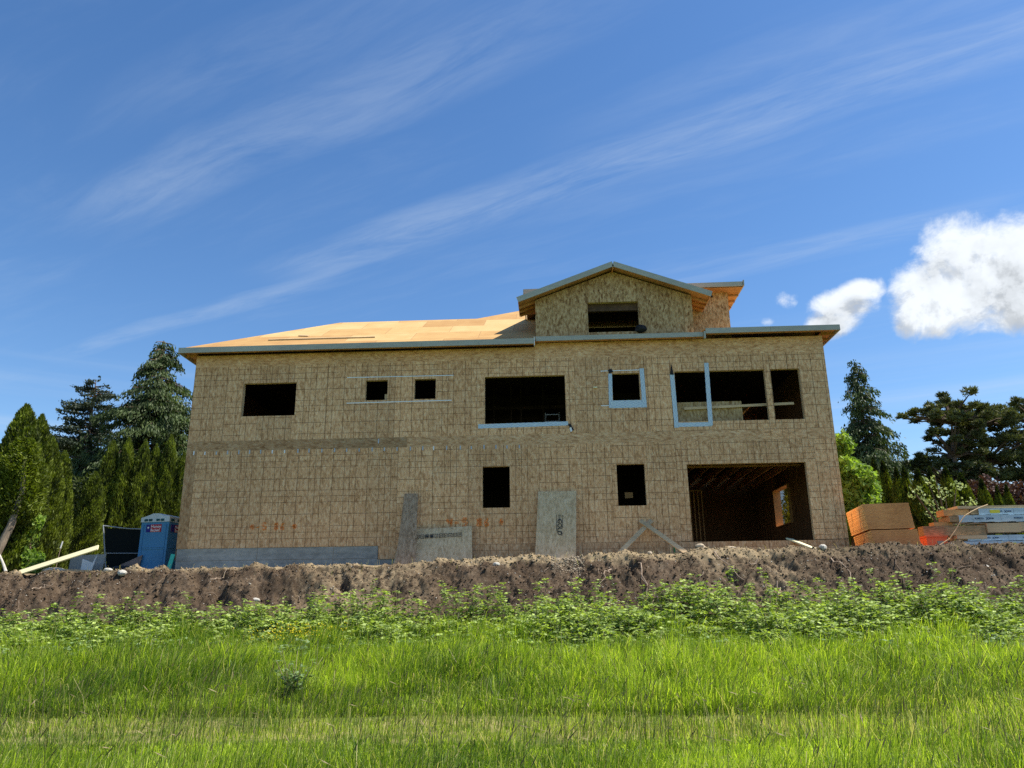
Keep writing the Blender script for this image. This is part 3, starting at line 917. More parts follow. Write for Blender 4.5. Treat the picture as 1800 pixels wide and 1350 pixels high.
bx = [DX0, .27, 1.49, 2.0, 3.33, 4.55, 4.95, DX1]
for a, b in zip(bx[:-1], bx[1:]): gable(dh, a, b, -.002)
dh.poly([(DX0, 1.1, DZ0), (DX0, 0, DZ0), (DX0, 0, DZ1), (DX0, 1.1, DZ1)], None, (1, 0, .4))
dh.poly([(DX1, 0, DZ0), (DX1, 1.1, DZ0), (DX1, 1.1, DZ1), (DX1, 0, DZ1)], None, (1, 0, .4))
for x in (.27, 1.49, 3.33, 4.95):
    z = DZ1 + (AZ - DZ1) * (1 - abs(x - AX) / 2.8) - .03
    z0_ = W1[3] if x in (2.0,) else DZ0
    dh.box(x - .003, x + .003, -.006, -.003, z0_, z, tint=(.35, 0, .5))
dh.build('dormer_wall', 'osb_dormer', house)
m = MB(); a, b, c, d_ = W1; y0, y1 = 0, .16
m.poly([(a, y0, c), (a, y1, c), (a, y1, d_), (a, y0, d_)][::-1]).poly([(b, y0, c), (b, y1, c), (b, y1, d_), (b, y0, d_)])
m.poly([(a, y0, d_), (b, y0, d_), (b, y1, d_), (a, y1, d_)][::-1]).poly([(a, y0, c), (b, y0, c), (b, y1, c), (a, y1, c)])
m.build('window_frame', 'lumber', house)
m = MB().box(DX0 + .05, DX1 - .05, 2.6, 2.7, DZ0, 13.0)
for x in np.arange(.2, 5, .41): m.box(x, x + .05, 2.45, 2.59, DZ0, 13)
m.build('partition', 'dark', house)
MB().box(W1[0] - .2, W1[1] + .2, .17, .3, 11.93, 12.25).build('header', 'header', house)
MB().box(DX0 + .01, DX1 - .01, .02, 2.6, 10.88, 10.9).build('floor', 'dark', house)
dr = MB(); DO = .60; ds = (AZ - DZ1) / 2.81
zl = DZ1 + .10 - DO * ds
slab(dr, [(DX0 - DO, ey, zl), (AX, ey, AZ + .12), (AX, 3.5, AZ + .12), (DX0 - DO, 1.12, zl)][::1], .035)
slab(dr, [(AX, ey, AZ + .12), (DX1 + DO, ey, zl), (DX1 + DO, 1.08, zl), (AX, 3.5, AZ + .12)], .035)
dr.build('dormer_roof', 'soffit', house)
for s_, xe in ((-1, DX0 - DO - .03), (1, DX1 + DO + .03)):
    za = zl + .03 - .07 - .012
    MB().beam((xe, ey - .02, za + .02), (AX + .0 * s_, ey - .02, AZ + .10), .035, .20, up=(0, 0, 1)).build('fascia', 'fascia', house)
    MB().beam((xe + s_ * -.03, ey, zl - .03), (xe + s_ * -.03, 1.1, zl - .03), .02, .10, up=(0, 0, 1)).build('rafter_tail', 'rafter', house)
    for y in (.15, .55, .95):
        x_in = DX0 - .005 if s_ < 0 else DX1 + .005
        x_out = xe - s_ * .05
        zi = DZ1 + .10 - .10 ; zo = zl - .10
        MB().beam((x_in, y, zi), (x_out, y, zo), .04, .09, up=(0, 0, 1)).build('rafter_tail', 'rafter', house)
MB().box(AX - .02, AX + .02, ey + .02, -.01, AZ - .06, AZ + .06).build('ridge_beam', 'rafter', house)
# back block above the dormer
bb = MB()
for a, b in ((5.0, 5.42), (5.42, 6.2), (6.2, 6.85)):
    bb.poly([(a, 1.12, 10.9), (b, 1.12, 10.9), (b, 1.12, 12.92), (a, 1.12, 12.92)], None, (random.uniform(.92, 1.05), 0, random.random()))
bb.poly([(6.85, 1.12, 10.9), (6.85, 9, 10.9), (6.85, 9, 12.92), (6.85, 1.12, 12.92)], None, (1, 0, .3))
bb.poly([(DX0 + .01, 9, 10.9), (DX0 + .01, 1.12, 10.9), (DX0 + .01, 1.12, 12.92), (DX0 + .01, 9, 12.92)], None, (1, 0, .3))
bb.poly([(6.85, 9, 10.9), (DX0 + .01, 9, 10.9), (DX0 + .01, 9, 12.92), (6.85, 9, 12.92)], None, (1, 0, .3))
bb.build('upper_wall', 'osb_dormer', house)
br_ = MB(); zb = 13.02
slab(br_, [(-.74, .62, zb), (7.32, .62, zb + .05), (5.3, 4, zb + .9), (1.5, 4, zb + .9)]); slab(br_, [(-.74, 9.4, zb), (-.74, .62, zb), (1.5, 4, zb + .9), (1.5, 7, zb + .9)])
slab(br_, [(7.32, .62, zb + .05), (7.32, 9.4, zb + .05), (5.3, 7, zb + .9), (5.3, 4, zb + .9)]); slab(br_, [(7.32, 9.4, zb + .05), (-.74, 9.4, zb), (1.5, 7, zb + .9), (5.3, 7, zb + .9)])
slab(br_, [(1.5, 4, zb + .9), (5.3, 4, zb + .9), (5.3, 7, zb + .9), (1.5, 7, zb + .9)])
br_.build('roof', 'soffit', house)
MB().beam((-.76, .6, zb - .05), (7.30, .6, zb + .0), .035, .18).build('fascia', 'fascia', house)
MB().beam((7.34, .56, zb + .03), (7.34, 9.4, zb + .0), .035, .22).build('fascia', 'fascia', house)
MB().beam((-.78, .6, zb - .05), (-.78, 9.4, zb - .05), .035, .18).build('fascia', 'fascia', house)
MB().box(-.7, 7.3, .64, 1.11, 12.905, 12.915).box(6.86, 7.3, 1.13, 9.3, 12.905, 12.915).build('soffit', 'soffit', house)
for y in np.arange(1.3, 6, .61):
    MB().box(6.86, 7.3, y, y + .04, 12.82, 12.9).build('rafter_tail', 'rafter', house)
for x in (5.9, 6.2):
    MB().box(x, x + .09, 1.10, 1.118, 12.72, 12.8).build('vent_hole', 'black', house)

# ---------------------------------------------------------------- loose things
# black bag on the dormer sill
def blob(c, r, seed=0, n1=10, n2=7, j=.2):
    m = MB(); rr = random.Random(seed); P = []
    for i in range(n2 + 1):
        th = math.pi * i / n2
        P.append([Vector((c[0] + r[0] * math.sin(th) * math.cos(2 * math.pi * k / n1) * (q := 1 + rr.uniform(-j, j)), c[1] + r[1] * math.sin(th) * math.sin(2 * math.pi * k / n1) * q, c[2] + r[2] * math.cos(th) * (1 + rr.uniform(-j, j) * .6))) for k in range(n1)])
    P[0] = [P[0][0]] * n1; P[-1] = [P[-1][0]] * n1
    for i in range(n2):
        for k in range(n1):
            k2 = (k + 1) % n1
            q = [P[i][k], P[i + 1][k], P[i + 1][k2], P[i][k2]]
            if i == 0: q = [q[0], q[1], q[2]]
            elif i == n2 - 1: q = [q[0], q[1], q[3]]
            m.poly(q)
    return m
single(blob((3.38, -.12, 11.10), (.20, .12, .15), 3), 'tool_bag', 'black', 'crumpled black tool bag resting on the roof edge below the dormer window', 'bag', smooth=True)

# sheets leaning against the front wall
def lean(name, mat, label, q, th=.014, parts=None, tint=(1, 0, .5)):
    """q: four front corners, BL BR TR TL"""
    q = [Vector(p) for p in q]; nn = (q[1] - q[0]).cross(q[3] - q[0]).normalized()
    b = [p - nn * th for p in q]; m = MB()
    w_, h_ = (q[1] - q[0]).length, (q[3] - q[0]).length
    U = [(0, 0), (w_, 0), (w_, h_), (0, h_)]
    m.poly(q, U, tint); m.poly(b[::-1], U, tint)
    for i in range(4):
        j = (i + 1) % 4; m.poly([q[i], b[i], b[j], q[j]], None, tint)
    return single(m, name, mat, label, 'panel'), nn
s1, _ = lean('leaning_sheet', 'osb_grey', 'low wide grey sheet leaning on the wall, faded dark stamps along its top', [(-5.14, -.62, 2.95), (-2.55, -.58, 2.98), (-2.62, -.12, 4.27), (-4.98, -.16, 4.16)])
s2, _ = lean('leaning_sheet', 'osb_dark', 'tall narrow grey-brown board leaning on the wall in front of the low grey sheet', [(-5.03, -.80, 2.95), (-4.38, -.78, 2.95), (-4.46, -.06, 5.40), (-4.93, -.06, 5.40)])
s3, n3 = lean('leaning_sheet', 'osb_grey', 'upright full grey sheet stamped GOLD leaning on the wall between the two ground floor windows', [(-.53, -.64, 3.02), (.79, -.64, 3.02), (.90, -.06, 5.39), (-.38, -.06, 5.39)])
# stamps on the low sheet
m = MB(); y_ = lambda z: -.62 + (z - 2.95) * .37 - .018
for i in range(11):
    x = -4.62 + i * .155
    for (dx0, dx1, dz0, dz1) in ((0, .12, .0, .015), (0, .12, .115, .13), (0, .015, .0, .13), (.105, .12, 0, .13), (.04, .08, .05, .075)):
        if i in (3, 4) and dz0 == .05: dx0, dx1, dz0, dz1 = .02, .10, .03, .10
        z0, z1 = 3.86 + dz0 + i * .006, 3.86 + dz1 + i * .006
        m.poly([(x + dx0, y_(z0), z0), (x + dx1, y_(z0), z0), (x + dx1, y_(z1), z1), (x + dx0, y_(z1), z1)])
o = m.build('stamp', 'ink_faint' if 'ink_faint' in MT else 'ink_black', s1)


TEXTS = []
def text(body, size, mat, origin, right, up, parent, name='lettering', ext=.0015, sx=1.):
    cu = bpy.data.curves.new(name, 'FONT'); cu.body = body; cu.size = size; cu.extrude = ext; cu.align_x = 'LEFT'; cu.offset = size * .012
    cu.materials.append(MT[mat])
    o = bpy.data.objects.new(name, cu); COL.objects.link(o); TEXTS.append(o)
    r = Vector(right).normalized(); u_ = Vector(up); u_ = (u_ - r * u_.dot(r)).normalized(); n_ = r.cross(u_)
    o.matrix_world = Matrix(((r.x * sx, u_.x, n_.x, origin[0]), (r.y * sx, u_.y, n_.y, origin[1]), (r.z * sx, u_.z, n_.z, origin[2]), (0, 0, 0, 1)))
    if parent is not None:
        loc = wloc(parent); mw = o.matrix_world.copy(); o.parent = parent; o.matrix_basis = Matrix.Translation(-loc) @ mw
    return o
def g3(x, t): # point on the GOLD sheet at height fraction t, slightly in front
    return Vector((x + .08 * t, -.64 + .58 * t - .012, 3.02 + 2.37 * t))
dn_ = g3(0, 0) - g3(0, 1)
text('GOLD', .20, 'ink_black', g3(.20, .60), dn_, (1, 0, 0), s3)
text('EDGE', .09, 'ink_black', g3(.23, .66), dn_, (1, 0, 0), s3)
text('TECHNOLOGY FLOOR', .045, 'ink_black', g3(.345, .655), dn_, (1, 0, 0), s3)
m = MB()
for (a, b) in ((g3(.165, .66), g3(.165, .43)), (g3(.165, .43), g3(.36, .40)), (g3(.36, .40), g3(.33, .36))):
    m.beam(a, b, .014, .002, up=(0, -1, .3))
m.build('stamp_border', 'ink_black', s3)

# two crossed boards propped like an A against the wall
t = thing('board_brace', 'two grey boards nailed in an upturned V propped against the wall beside the garage', 'brace', (3.2, -.6, 3.2))
def Pz(x, z): return (x, -.75 + (z - 3.2) * .6 , z)
MB().beam(Pz(2.02, 3.12), Pz(3.36, 4.36), .15, .04, up=(0, -1, .6)).build('board', 'cloth_lumber' if 'cloth_lumber' in MT else 'lumber', t)
MB().beam(Pz(2.98, 4.36), Pz(4.42, 3.14), .15, .04, up=(0, -1, .6)).build('board', 'lumber', t)
t['category'] = 'brace'
for c in t.children:
    pass
t.children[1].location.y -= .045
single(MB().beam((7.86, .25, 3.72), (8.35, -1.15, 3.22), .25, .045, up=(0, .3, 1)), 'ramp_board', 'lumber_pale', 'pale plank ramp sloping from the garage sill down onto the dirt', 'board')

# ---------------------------------------------------------------- portable toilet
tx, ty, tz = -14.35, 2.3, 2.86
t = thing('portable_toilet', 'blue portable toilet with white roof standing left of the house', 'portable toilet', (tx, ty, tz))
rotm = Matrix.Translation((tx, ty, tz)) @ Matrix.Rotation(R_(-8), 4, 'Z')
def TB(*a, **k): return MB().box(*a, mtx=rotm, **k)
W_ = .56
b = MB()
for poly_ in ([(-W_ + .16, 0), (W_ - .02, 0), (W_, .18), (W_, 1.98), (-W_, 1.98), (-W_, .2)],):
    A = [rotm @ Vector((p[0], -W_, p[1])) for p in poly_]; B = [rotm @ Vector((p[0], W_, p[1])) for p in poly_]
    b.poly(A); b.poly(B[::-1])
    for i in range(6): j = (i + 1) % 6; b.poly([A[i], B[i], B[j], A[j]])
b.build('body', 'blue', t)
rfm = MB()
prof = [(-W_ - .02, 1.94), (W_ + .02, 1.94), (W_ + .02, 2.14), (.30, 2.17), (.12, 2.25), (-.1, 2.25), (-.32, 2.17), (-W_ - .02, 2.10)]
A = [rotm @ Vector((p[0], -W_ - .03, p[1])) for p in prof]; B = [rotm @ Vector((p[0], W_ + .03, p[1])) for p in prof]
rfm.poly(A); rfm.poly(B[::-1])
for i in range(8): j = (i + 1) % 8; rfm.poly([A[i], B[i], B[j], A[j]])
rfm.build('roof', 'white_plastic', t)
for x in (-.36, -.18, .12, .30):
    TB(x - .07, x + .07, -W_ - .045, -W_ - .031, 1.97, 2.05).build('vent', 'louvre', t)
for y in (-.4, 0, .38):
    TB(W_ + .021, W_ + .035, y - .1, y + .1, 1.97, 2.06).build('vent', 'louvre', t)
for (x0, x1, z0, z1) in ((-.42, .42, 1.02, 1.05), (-.47, -.44, .1, 1.85), (.44, .47, .1, 1.85), (.38, .41, .45, .52), (-.42, .42, .96, .985)):
    TB(x0, x1, -W_ - .018, -W_ - .001, z0, z1).build('rib', 'blue', t)
TB(W_ + .001, W_ + .015, -.45, .45, 1.0, 1.04).build('rib', 'blue', t)
sg = TB(-.34, .27, -W_ - .012, -W_ - .002, 1.58, 1.85).build('sign', 'red', t)
TB(-.34, -.17, -W_ - .016, -W_ - .0125, 1.58, 1.85).build('sign_field', 'navy', sg)
def rp(x, y, z): return rotm @ Vector((x, y, z))
rgt = rp(1, 0, 0) - rp(0, 0, 0); upv = Vector((0, 0, 1)); sdv = rp(0, 1, 0) - rp(0, 0, 0)
text('Honey', .155, 'ink_white', rp(-.155, -W_ - .016, 1.725), rgt, upv, sg, ext=.003)
text('Bucket', .145, 'ink_white', rp(-.155, -W_ - .016, 1.60), rgt, upv, sg, ext=.003, sx=.92)
star = [(.055 * (1 if k % 2 == 0 else .42) * math.sin(k * math.pi / 5), .055 * (1 if k % 2 == 0 else .42) * math.cos(k * math.pi / 5)) for k in range(10)]
m = MB()
for k in range(10):
    a, b_ = star[k], star[(k + 1) % 10]
    m.poly([rp(-.255, -W_ - .019, 1.74), rp(-.255 + a[0], -W_ - .019, 1.74 + a[1]), rp(-.255 + b_[0], -W_ - .019, 1.74 + b_[1])])
m.build('star', 'ink_white', sg)
sg = TB(W_ + .002, W_ + .012, -.42, .3, 1.58, 1.85).build('sign', 'red', t)
TB(W_ + .0125, W_ + .016, -.42, -.22, 1.58, 1.85).build('sign_field', 'navy', sg)
text('Honey', .15, 'ink_white', rp(W_ + .016, -.2, 1.725), sdv, upv, sg, ext=.003)
text('Bucket', .14, 'ink_white', rp(W_ + .016, -.2, 1.60), sdv, upv, sg, ext=.003, sx=.92)
TB(-W_ + .1, W_ - .05, -W_ - .04, -W_ + .1, -.06, .03).build('skid', 'black', t)

single(MB().beam((-12.70, -.42, 2.85), (-12.60, -.36, 3.48), .13, .04, up=(0, -1, 0)), 'survey_stake', 'teal', 'teal painted board standing upright at the house corner by the blue toilet', 'stake')

# ---------------------------------------------------------------- left yard
single(MB().beam((-17.0, -1.55, 2.88), (-14.62, -1.35, 3.66), .20, .04, up=(0, -.75, .65)), 'long_plank', 'lumber_pale', 'long pale yellow plank tilted up to the right over the dirt edge', 'board')
s_, _ = lean('concrete_form', 'cloth', 'dull grey-green panel standing on edge behind the tilted yellow plank', [(-17.0, 1.0, 2.8), (-15.75, .9, 2.8), (-15.72, 1.05, 3.62), (-17.05, 1.15, 3.60)], .03)
s_['category'] = 'panel'
single(MB().prism([(-16.3, 2.85), (-15.95, 2.85), (-15.76, 3.62), (-15.9, 3.30), (-16.28, 3.44)], .6, .63), 'offcut_or_sun_patch', 'house_white', 'pale notched shape standing for a patch of sun on the grey-green panel', 'panel')  # white cut-out added as painted sunlight on the panel behind
single(MB().prism([(-15.7, 2.88), (-14.9, 2.88), (-14.75, 3.62), (-15.5, 3.30)], 1.7, 1.75), 'offcut_or_sun_patch', 'pink', 'dusty brown triangular sheet leaning beside the blue toilet', 'panel')
single(blob((-15.25, 1.35, 3.0), (.55, .3, .22), 5), 'tarp_heap', 'black', 'low heap of black tarp left of the blue toilet', 'tarp', smooth=True)
for (a, b_, l) in (((-16.9, -.3, 2.98), (-12.9, -.1, 2.93), 'thin tan board lying flat along the dirt edge in front of the toilet'), ((-16.6, .0, 3.05), (-15.2, -.1, 2.97), 'short tan board lying crooked on top of the thin flat one')):
    single(MB().beam(a, b_, .14, .05), 'flat_board', 'lumber', l, 'board')
# temporary fence
t = thing('mesh_fence', 'temporary dark screened fence panel in a thin steel frame behind the planks', 'fence', (-16, 3, 2.85))
MB().tube([(-17.12, 3, 4.86), (-16.74, 3, 2.95)], .03).build('post', 'steel', t)
MB().tube([(-17.12, 3, 4.84), (-16.2, 3.1, 4.72), (-14.4, 3.3, 4.66)], .022).build('rail', 'steel', t)
MB().tube([(-16.9, 3, 3.80), (-14.4, 3.3, 3.78)], .018).build('rail', 'steel', t)
MB().poly([(-17.05, 3.04, 4.75), (-16.75, 3.04, 3.1), (-14.3, 3.34, 3.1), (-14.3, 3.34, 4.62)]).poly([(-14.3, 3.345, 4.62), (-14.3, 3.345, 3.1), (-16.75, 3.045, 3.1), (-17.05, 3.045, 4.75)]).build('screen', 'screen', t)
MB().box(-17.05, -16.35, 2.7, 3.2, 2.88, 3.02).build('foot', 'black', t)
t = thing('marker_stake', 'thin dark stake with a white tip standing behind the tilted plank', 'stake', (-18.1, 2, 2.9))
MB().tube([(-18.12, 2, 2.9), (-18.03, 2, 3.95)], .012).build('rod', 'root', t); MB().tube([(-18.04, 2, 3.93), (-17.99, 2, 4.18)], .028).build('tip', 'ink_white', t)
single(MB().tube([(-17.75, -1.1, 2.95), (-17.95, -1.0, 3.2), (-18.2, -.9, 3.5)], [.05, .04, .03]), 'cut_branch', 'stone', 'pale bare branch leaning beside the leaning tree trunk at the far left', 'branch')

# ---------------------------------------------------------------- right yard: plywood units
c0 = Vector((9.98, -.85, 3.28)); ra = R_(8.3)
def rm(loc, a): return Matrix.Translation(loc) @ Matrix.Rotation(-a, 4, 'Z')
def unit_stack(zlo, zhi, dx, label):
    t = thing('plywood_stack', label, 'plywood stack', (c0.x + .7, c0.y + 1.2, zlo), 'banded stacks of plywood beside the house')
    mm = rm((c0.x + dx, c0.y, 0), ra)
    nl = 22; Wd, Ld = 1.36, 2.44
    for face in range(1):
        f = MB(); e = MB()
        zz = zlo
        for i in range(nl):
            h_ = (zhi - zlo) / nl; j = random.uniform(-.008, .008)
            j += .16 - .19 * (zz - 3.2) / 1.48
            f.box(j, Wd + j, j * .6, Ld + j * .6, zz + .002, zz + h_ - .002, mtx=mm, skip=('-x',))
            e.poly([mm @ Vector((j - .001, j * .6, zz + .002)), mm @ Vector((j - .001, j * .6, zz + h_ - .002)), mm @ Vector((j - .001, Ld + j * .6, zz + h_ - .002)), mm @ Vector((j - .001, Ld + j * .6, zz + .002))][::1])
            zz += h_
        f.build('sheets', 'plywood_face', t); e.build('sheet_ends', 'plywood_end_lit', t, 'cut ends painted bright orange as if lit by bounce')
    for y in (.6, 1.7):
        MB().box(-.02, -.016, y, y + .02, zlo, zhi, mtx=mm).build('band', 'black', t)
    return t
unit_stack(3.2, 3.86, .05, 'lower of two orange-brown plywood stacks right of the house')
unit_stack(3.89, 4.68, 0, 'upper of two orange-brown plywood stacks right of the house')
MT['plywood_face']  # ends coloured brighter than the faces, standing in for bounced light

# lumber pile
GP = 'long beams piled at the right edge of the yard'
def wrapped(x0, x1, y0, y1, z0, z1, label, nt=3, yel=None, endw=.25):
    t = thing('wrapped_beam', label, 'beam bundle', ((x0 + x1) / 2, (y0 + y1) / 2, z0), GP)
    m = MB(); N_ = 18
    for i in range(N_):
        a, b_ = x0 + (x1 - x0) * i / N_, x0 + (x1 - x0) * (i + 1) / N_
        m.box(a, b_, y0 + .004 * math.sin(i * 1.7), y1, z0 + .008 * math.sin(i * 2.1), z1, skip=('-x', '+x') if 0 < i < N_ - 1 else ())
    m.build('wrap', 'wrap', t)
    MB().box(x0 - endw, x0 - .002, y0 + .02, y1 - .02, z0 + .02, z1 - .02).build('beam_end', 'beam', t)
    h_ = z1 - z0
    for i in range(nt):
        x = x0 + .5 + i * 1.25
        if x + .9 > x1: break
        lt = text('ROSBORO', h_ * .34, 'ink_blue', (x, y0 - .008, z0 + h_ * .40), (1, 0, 0), (0, 0, 1), t, sx=.8)
        text('X', h_ * .62, 'ink_blue', (x + h_ * 1.55, y0 - .008, z0 + h_ * .26), (1, 0, 0), (0, 0, 1), t)
        text('BEAM', h_ * .34, 'ink_blue', (x + h_ * 2.0, y0 - .008, z0 + h_ * .40), (1, 0, 0), (0, 0, 1), t, sx=.8)
    if yel: MB().box(yel, yel + .32, y0 - .012, y0 - .006, z0 + h_ * .25, z0 + h_ * .75).build('sticker', 'yellow', t)
    return t
PY = 0.3
def rawbeam(x0, x1, y0, y1, z0, z1, label, mat='beam', tilt=0.):
    o = single(MB().box(x0, x1, y0, y1, z0, z1), 'timber_beam', mat, label, 'beam', group=GP)
    return o
rawbeam(13.5, 17.5, PY + .05, PY + .75, 4.62, 4.71, 'thin tan plank covering the very top of the beam pile', 'lumber')
wrapped(14.15, 17.5, PY + .02, PY + .7, 4.41, 4.61, 'topmost blue-white wrapped beam with a yellow sticker at its left end', 2, 14.5)
rawbeam(13.05, 13.88, PY + .1, PY + .6, 4.40, 4.60, 'short orange-brown timber block on the left end of the upper wrapped beam', 'lumber_orange')
wrapped(13.45, 17.5, PY - .03, PY + .75, 4.17, 4.395, 'second blue-white wrapped beam, directly under the stickered one', 3, None, .3)
rawbeam(12.7, 13.3, PY + .15, PY + .5, 4.08, 4.20, 'ragged orange offcut lying on the brown beams under the wrapped ones', 'lumber_orange')
rawbeam(12.25, 14.25, PY - .02, PY + .35, 3.75, 4.06, 'dark weathered brown beam at the left of the middle layer', 'beam')
rawbeam(14.27, 15.32, PY - .08, PY + .5, 3.82, 4.12, 'tan scuffed beam piece in the middle of the pile', 'lumber')
rawbeam(15.34, 17.5, PY - .05, PY + .55, 3.85, 4.14, 'greenish tan beam at the right of the middle layer', 'lumber')
rawbeam(13.25, 14.2, PY - .1, PY + .5, 3.63, 3.74, 'tan block between the orange box and the lower wrapped beams', 'lumber')
wrapped(13.6, 17.5, PY - .06, PY + .6, 3.56, 3.74, 'third blue-white wrapped beam, below the brown timbers', 2)
wrapped(13.0, 17.5, PY - .12, PY + .6, 3.30, 3.54, 'lowest wrapped beam, resting on the dirt, with a yellow sticker and black letter', 2, 14.75)
bt = [o for o in bpy.data.objects if o.name.startswith('wrapped_beam')][-1]
text('B', .2, 'ink_black', (15.35, PY - .135, 3.5), (1, 0, 0), (0, 0, 1), bt)
t = thing('plastic_crate', 'bright orange-red plastic box at the left foot of the beam pile', 'box', (12.45, PY - .1, 3.3))
MB().box(12.2, 12.85, PY - .25, PY + .3, 3.28, 3.68).build('body', 'orange_box', t)
MB().box(12.17, 12.88, PY - .28, PY + .33, 3.682, 3.73).build('lid', 'orange_box', t)
MB().box(12.52, 12.72, PY - .262, PY - .252, 3.42, 3.56).build('label_plate', 'cloth', t)
# bent pipe over the pile
pts = [(12.15, -.15, 3.30), (12.5, -.13, 3.42), (12.85, -.12, 3.62), (13.1, -.1, 3.9), (13.25, -.1, 4.1), (13.45, -.08, 4.33), (13.7, -.05, 4.47), (14.0, .0, 4.60), (14.35, .1, 4.71)]
single(MB().tube(pts, .016, 8), 'bent_pipe', 'lumber', 'thin tan pipe bent over the left end of the beam pile', 'pipe', smooth=True)

# ---------------------------------------------------------------- stones and roots on the bank
def gh(x, y): return float(bank_h(np.array([x]), np.array([y]))[0])
ST = [(-1.67, -2.05, .085, 'smooth white oval stone lying high on the middle of the dirt bank', 'stone', (1.4, 1, .8)), (4.62, -1.45, .13, 'tan boulder on the crest just right of the propped boards', 'stone_tan', (1.2, 1, .8)),
      (8.33, -1.5, .12, 'pale rock at the foot of the plank ramp', 'stone', (1, 1, .9)), (-13.3, -2.1, .12, 'crumpled white rock on the bank below the blue toilet', 'stone', (1.2, 1, .8)),
      (-16.0, -1.35, .17, 'flat white stone under the tilted plank', 'stone', (2.2, 1, .5)), (-8.6, -3.25, .09, 'white stone halfway down the left part of the bank', 'stone', (1.7, 1, .7)),
      (3.05, -1.5, .08, 'small grey stone on the crest under the propped boards', 'stone_tan', (1, 1, .8)), (5.5, -1.5, .1, 'flat tan stone on the crest below the garage opening', 'stone_tan', (2.2, 1, .5)),
      (12.5, -2.6, .07, 'small pale stone on the right part of the bank below the plywood', 'stone', (1.2, 1, .8)), (-14.2, -1.35, .1, 'small pale stone on the dirt edge in front of the flat boards', 'stone', (1.5, 1, .7))]
for i, (x, y, r, l, mt, q) in enumerate(ST):
    single(blob((x, y, gh(x, y) + r * .35), (r * q[0], r * q[1], r * q[2]), 20 + i, 12, 8, .13), 'stone', mt, l, 'stone', group='stones on the dirt bank', smooth=True)
RT = [(2.6, -2.3, 2.75, -3.9, 'forked pale root hanging down the bank right of the upright grey sheet'), (5.0, -1.9, 5.4, -3.1, 'thin root curling down below the tan boulder'), (8.2, -2.2, 8.5, -3.8, 'long curved root down the bank under the ramp'),
      (-15.6, -2.9, -15.3, -2.4, 'short pale stick on the bank at the far left'), (1.7, -2.4, 1.4, -3.4, 'thin twig below the upright grey sheet'), (5.9, -2.4, 6.3, -2.1, 'straight pale stick below the garage opening'),
      (-10.4, -2.5, -10.0, -1.9, 'dry root sticking out below the concrete foundation'), (13.9, -2.2, 13.95, -3.6, 'dark upright twig on the right part of the bank'), (11.3, -3.2, 12.2, -2.6, 'crooked dark branch lying below the plywood stacks'),
      (13.8, -4.0, 15.0, -3.4, 'tangled dry branch at the far right foot of the bank'), (6.4, -3.2, 6.1, -4.0, 'thin root at the bottom of the bank below the garage'), (10.0, -2.3, 9.9, -3.6, 'dark thin stem standing on the bank under the plywood stacks')]
for i, (x0, y0, x1, y1, l) in enumerate(RT):
    rr = random.Random(i + 50); pts = []
    for k in range(8):
        q = k / 7; x = x0 + (x1 - x0) * q + rr.uniform(-.09, .09); y = y0 + (y1 - y0) * q
        pts.append((x, y, gh(x, y) + .05 + rr.uniform(0, .05)))
    m = MB().tube(pts, [.020 - .012 * k / 7 for k in range(8)], 6)
    if i in (0, 8, 9):
        k = 4; e_ = (pts[k][0] + rr.uniform(-.4, .4), pts[k][1] + .35, gh(pts[k][0], pts[k][1] + .35) + .08); m.tube([pts[k], e_], [.014, .006], 5)
    single(m, 'root', 'root' if i not in (7, 8, 11) else 'bark', l, 'root', group='roots and sticks on the dirt bank', smooth=True)


rr = random.Random(99)
for i in range(26):
    x0, y0 = rr.uniform(-16, 15), rr.uniform(-4.2, -1.9); a = rr.uniform(-2.6, -.5); L_ = rr.uniform(.15, .5); pts = []
    for k in range(5):
        q = k / 4; x, y = x0 + math.cos(a) * L_ * q + rr.uniform(-.03, .03), y0 + math.sin(a) * L_ * q * .7
        pts.append((x, y, gh(x, y) + .03 + .10 * math.sin(q * 3) * rr.random()))
    single(MB().tube(pts, [.010 - .007 * k / 4 for k in range(5)], 5), 'rootlet', 'root', 'short thin dry rootlet poking out of the dirt bank', 'root', group='rootlets on the dirt bank', smooth=True)


# clods and gravel: nobody could count them
def rubble(n, xr_, yf, rs, mat, name, seed):
    rg = np.random.default_rng(seed)
    x = rg.uniform(*xr_, n); y = yf(rg, n, x); r = rs(rg, n)
    z = bank_h(x, y) + r * .25
    base = np.array([(1, 0, 0), (-1, 0, 0), (0, 1, 0), (0, -1, 0), (0, 0, 1), (0, 0, -1)], float)
    jit = rg.uniform(.6, 1.25, (n, 6, 1)); a = rg.uniform(0, 6.28, n)
    B = np.repeat(base[None], n, 0) * jit + rg.uniform(-.25, .25, (n, 6, 3))
    c, s = np.cos(a)[:, None], np.sin(a)[:, None]
    Bx = B[..., 0] * c - B[..., 1] * s; By = B[..., 0] * s + B[..., 1] * c
    V = np.stack([x[:, None] + Bx * r[:, None], y[:, None] + By * r[:, None], z[:, None] + B[..., 2] * r[:, None] * .75], -1).reshape(-1, 3)
    F = [(0, 2, 4), (2, 1, 4), (1, 3, 4), (3, 0, 4), (2, 0, 5), (1, 2, 5), (3, 1, 5), (0, 3, 5)]
    o = npmesh(name, V, 6, F, mat); return o
yb = lambda rg, n, x: np.where(rg.random(n) < .12, rg.normal(-1.65, .2, n), rg.uniform(-4.6, -1.4, n))
o = rubble(34000, (-21, 19), yb, lambda rg, n: .007 + .022 * rg.random(n) ** 3 + .035 * rg.random(n) ** 20, 'dirt', 'soil_clods', 5); tag(o, 'loose brown clods of earth scattered down the dirt bank', 'soil', kind='stuff')
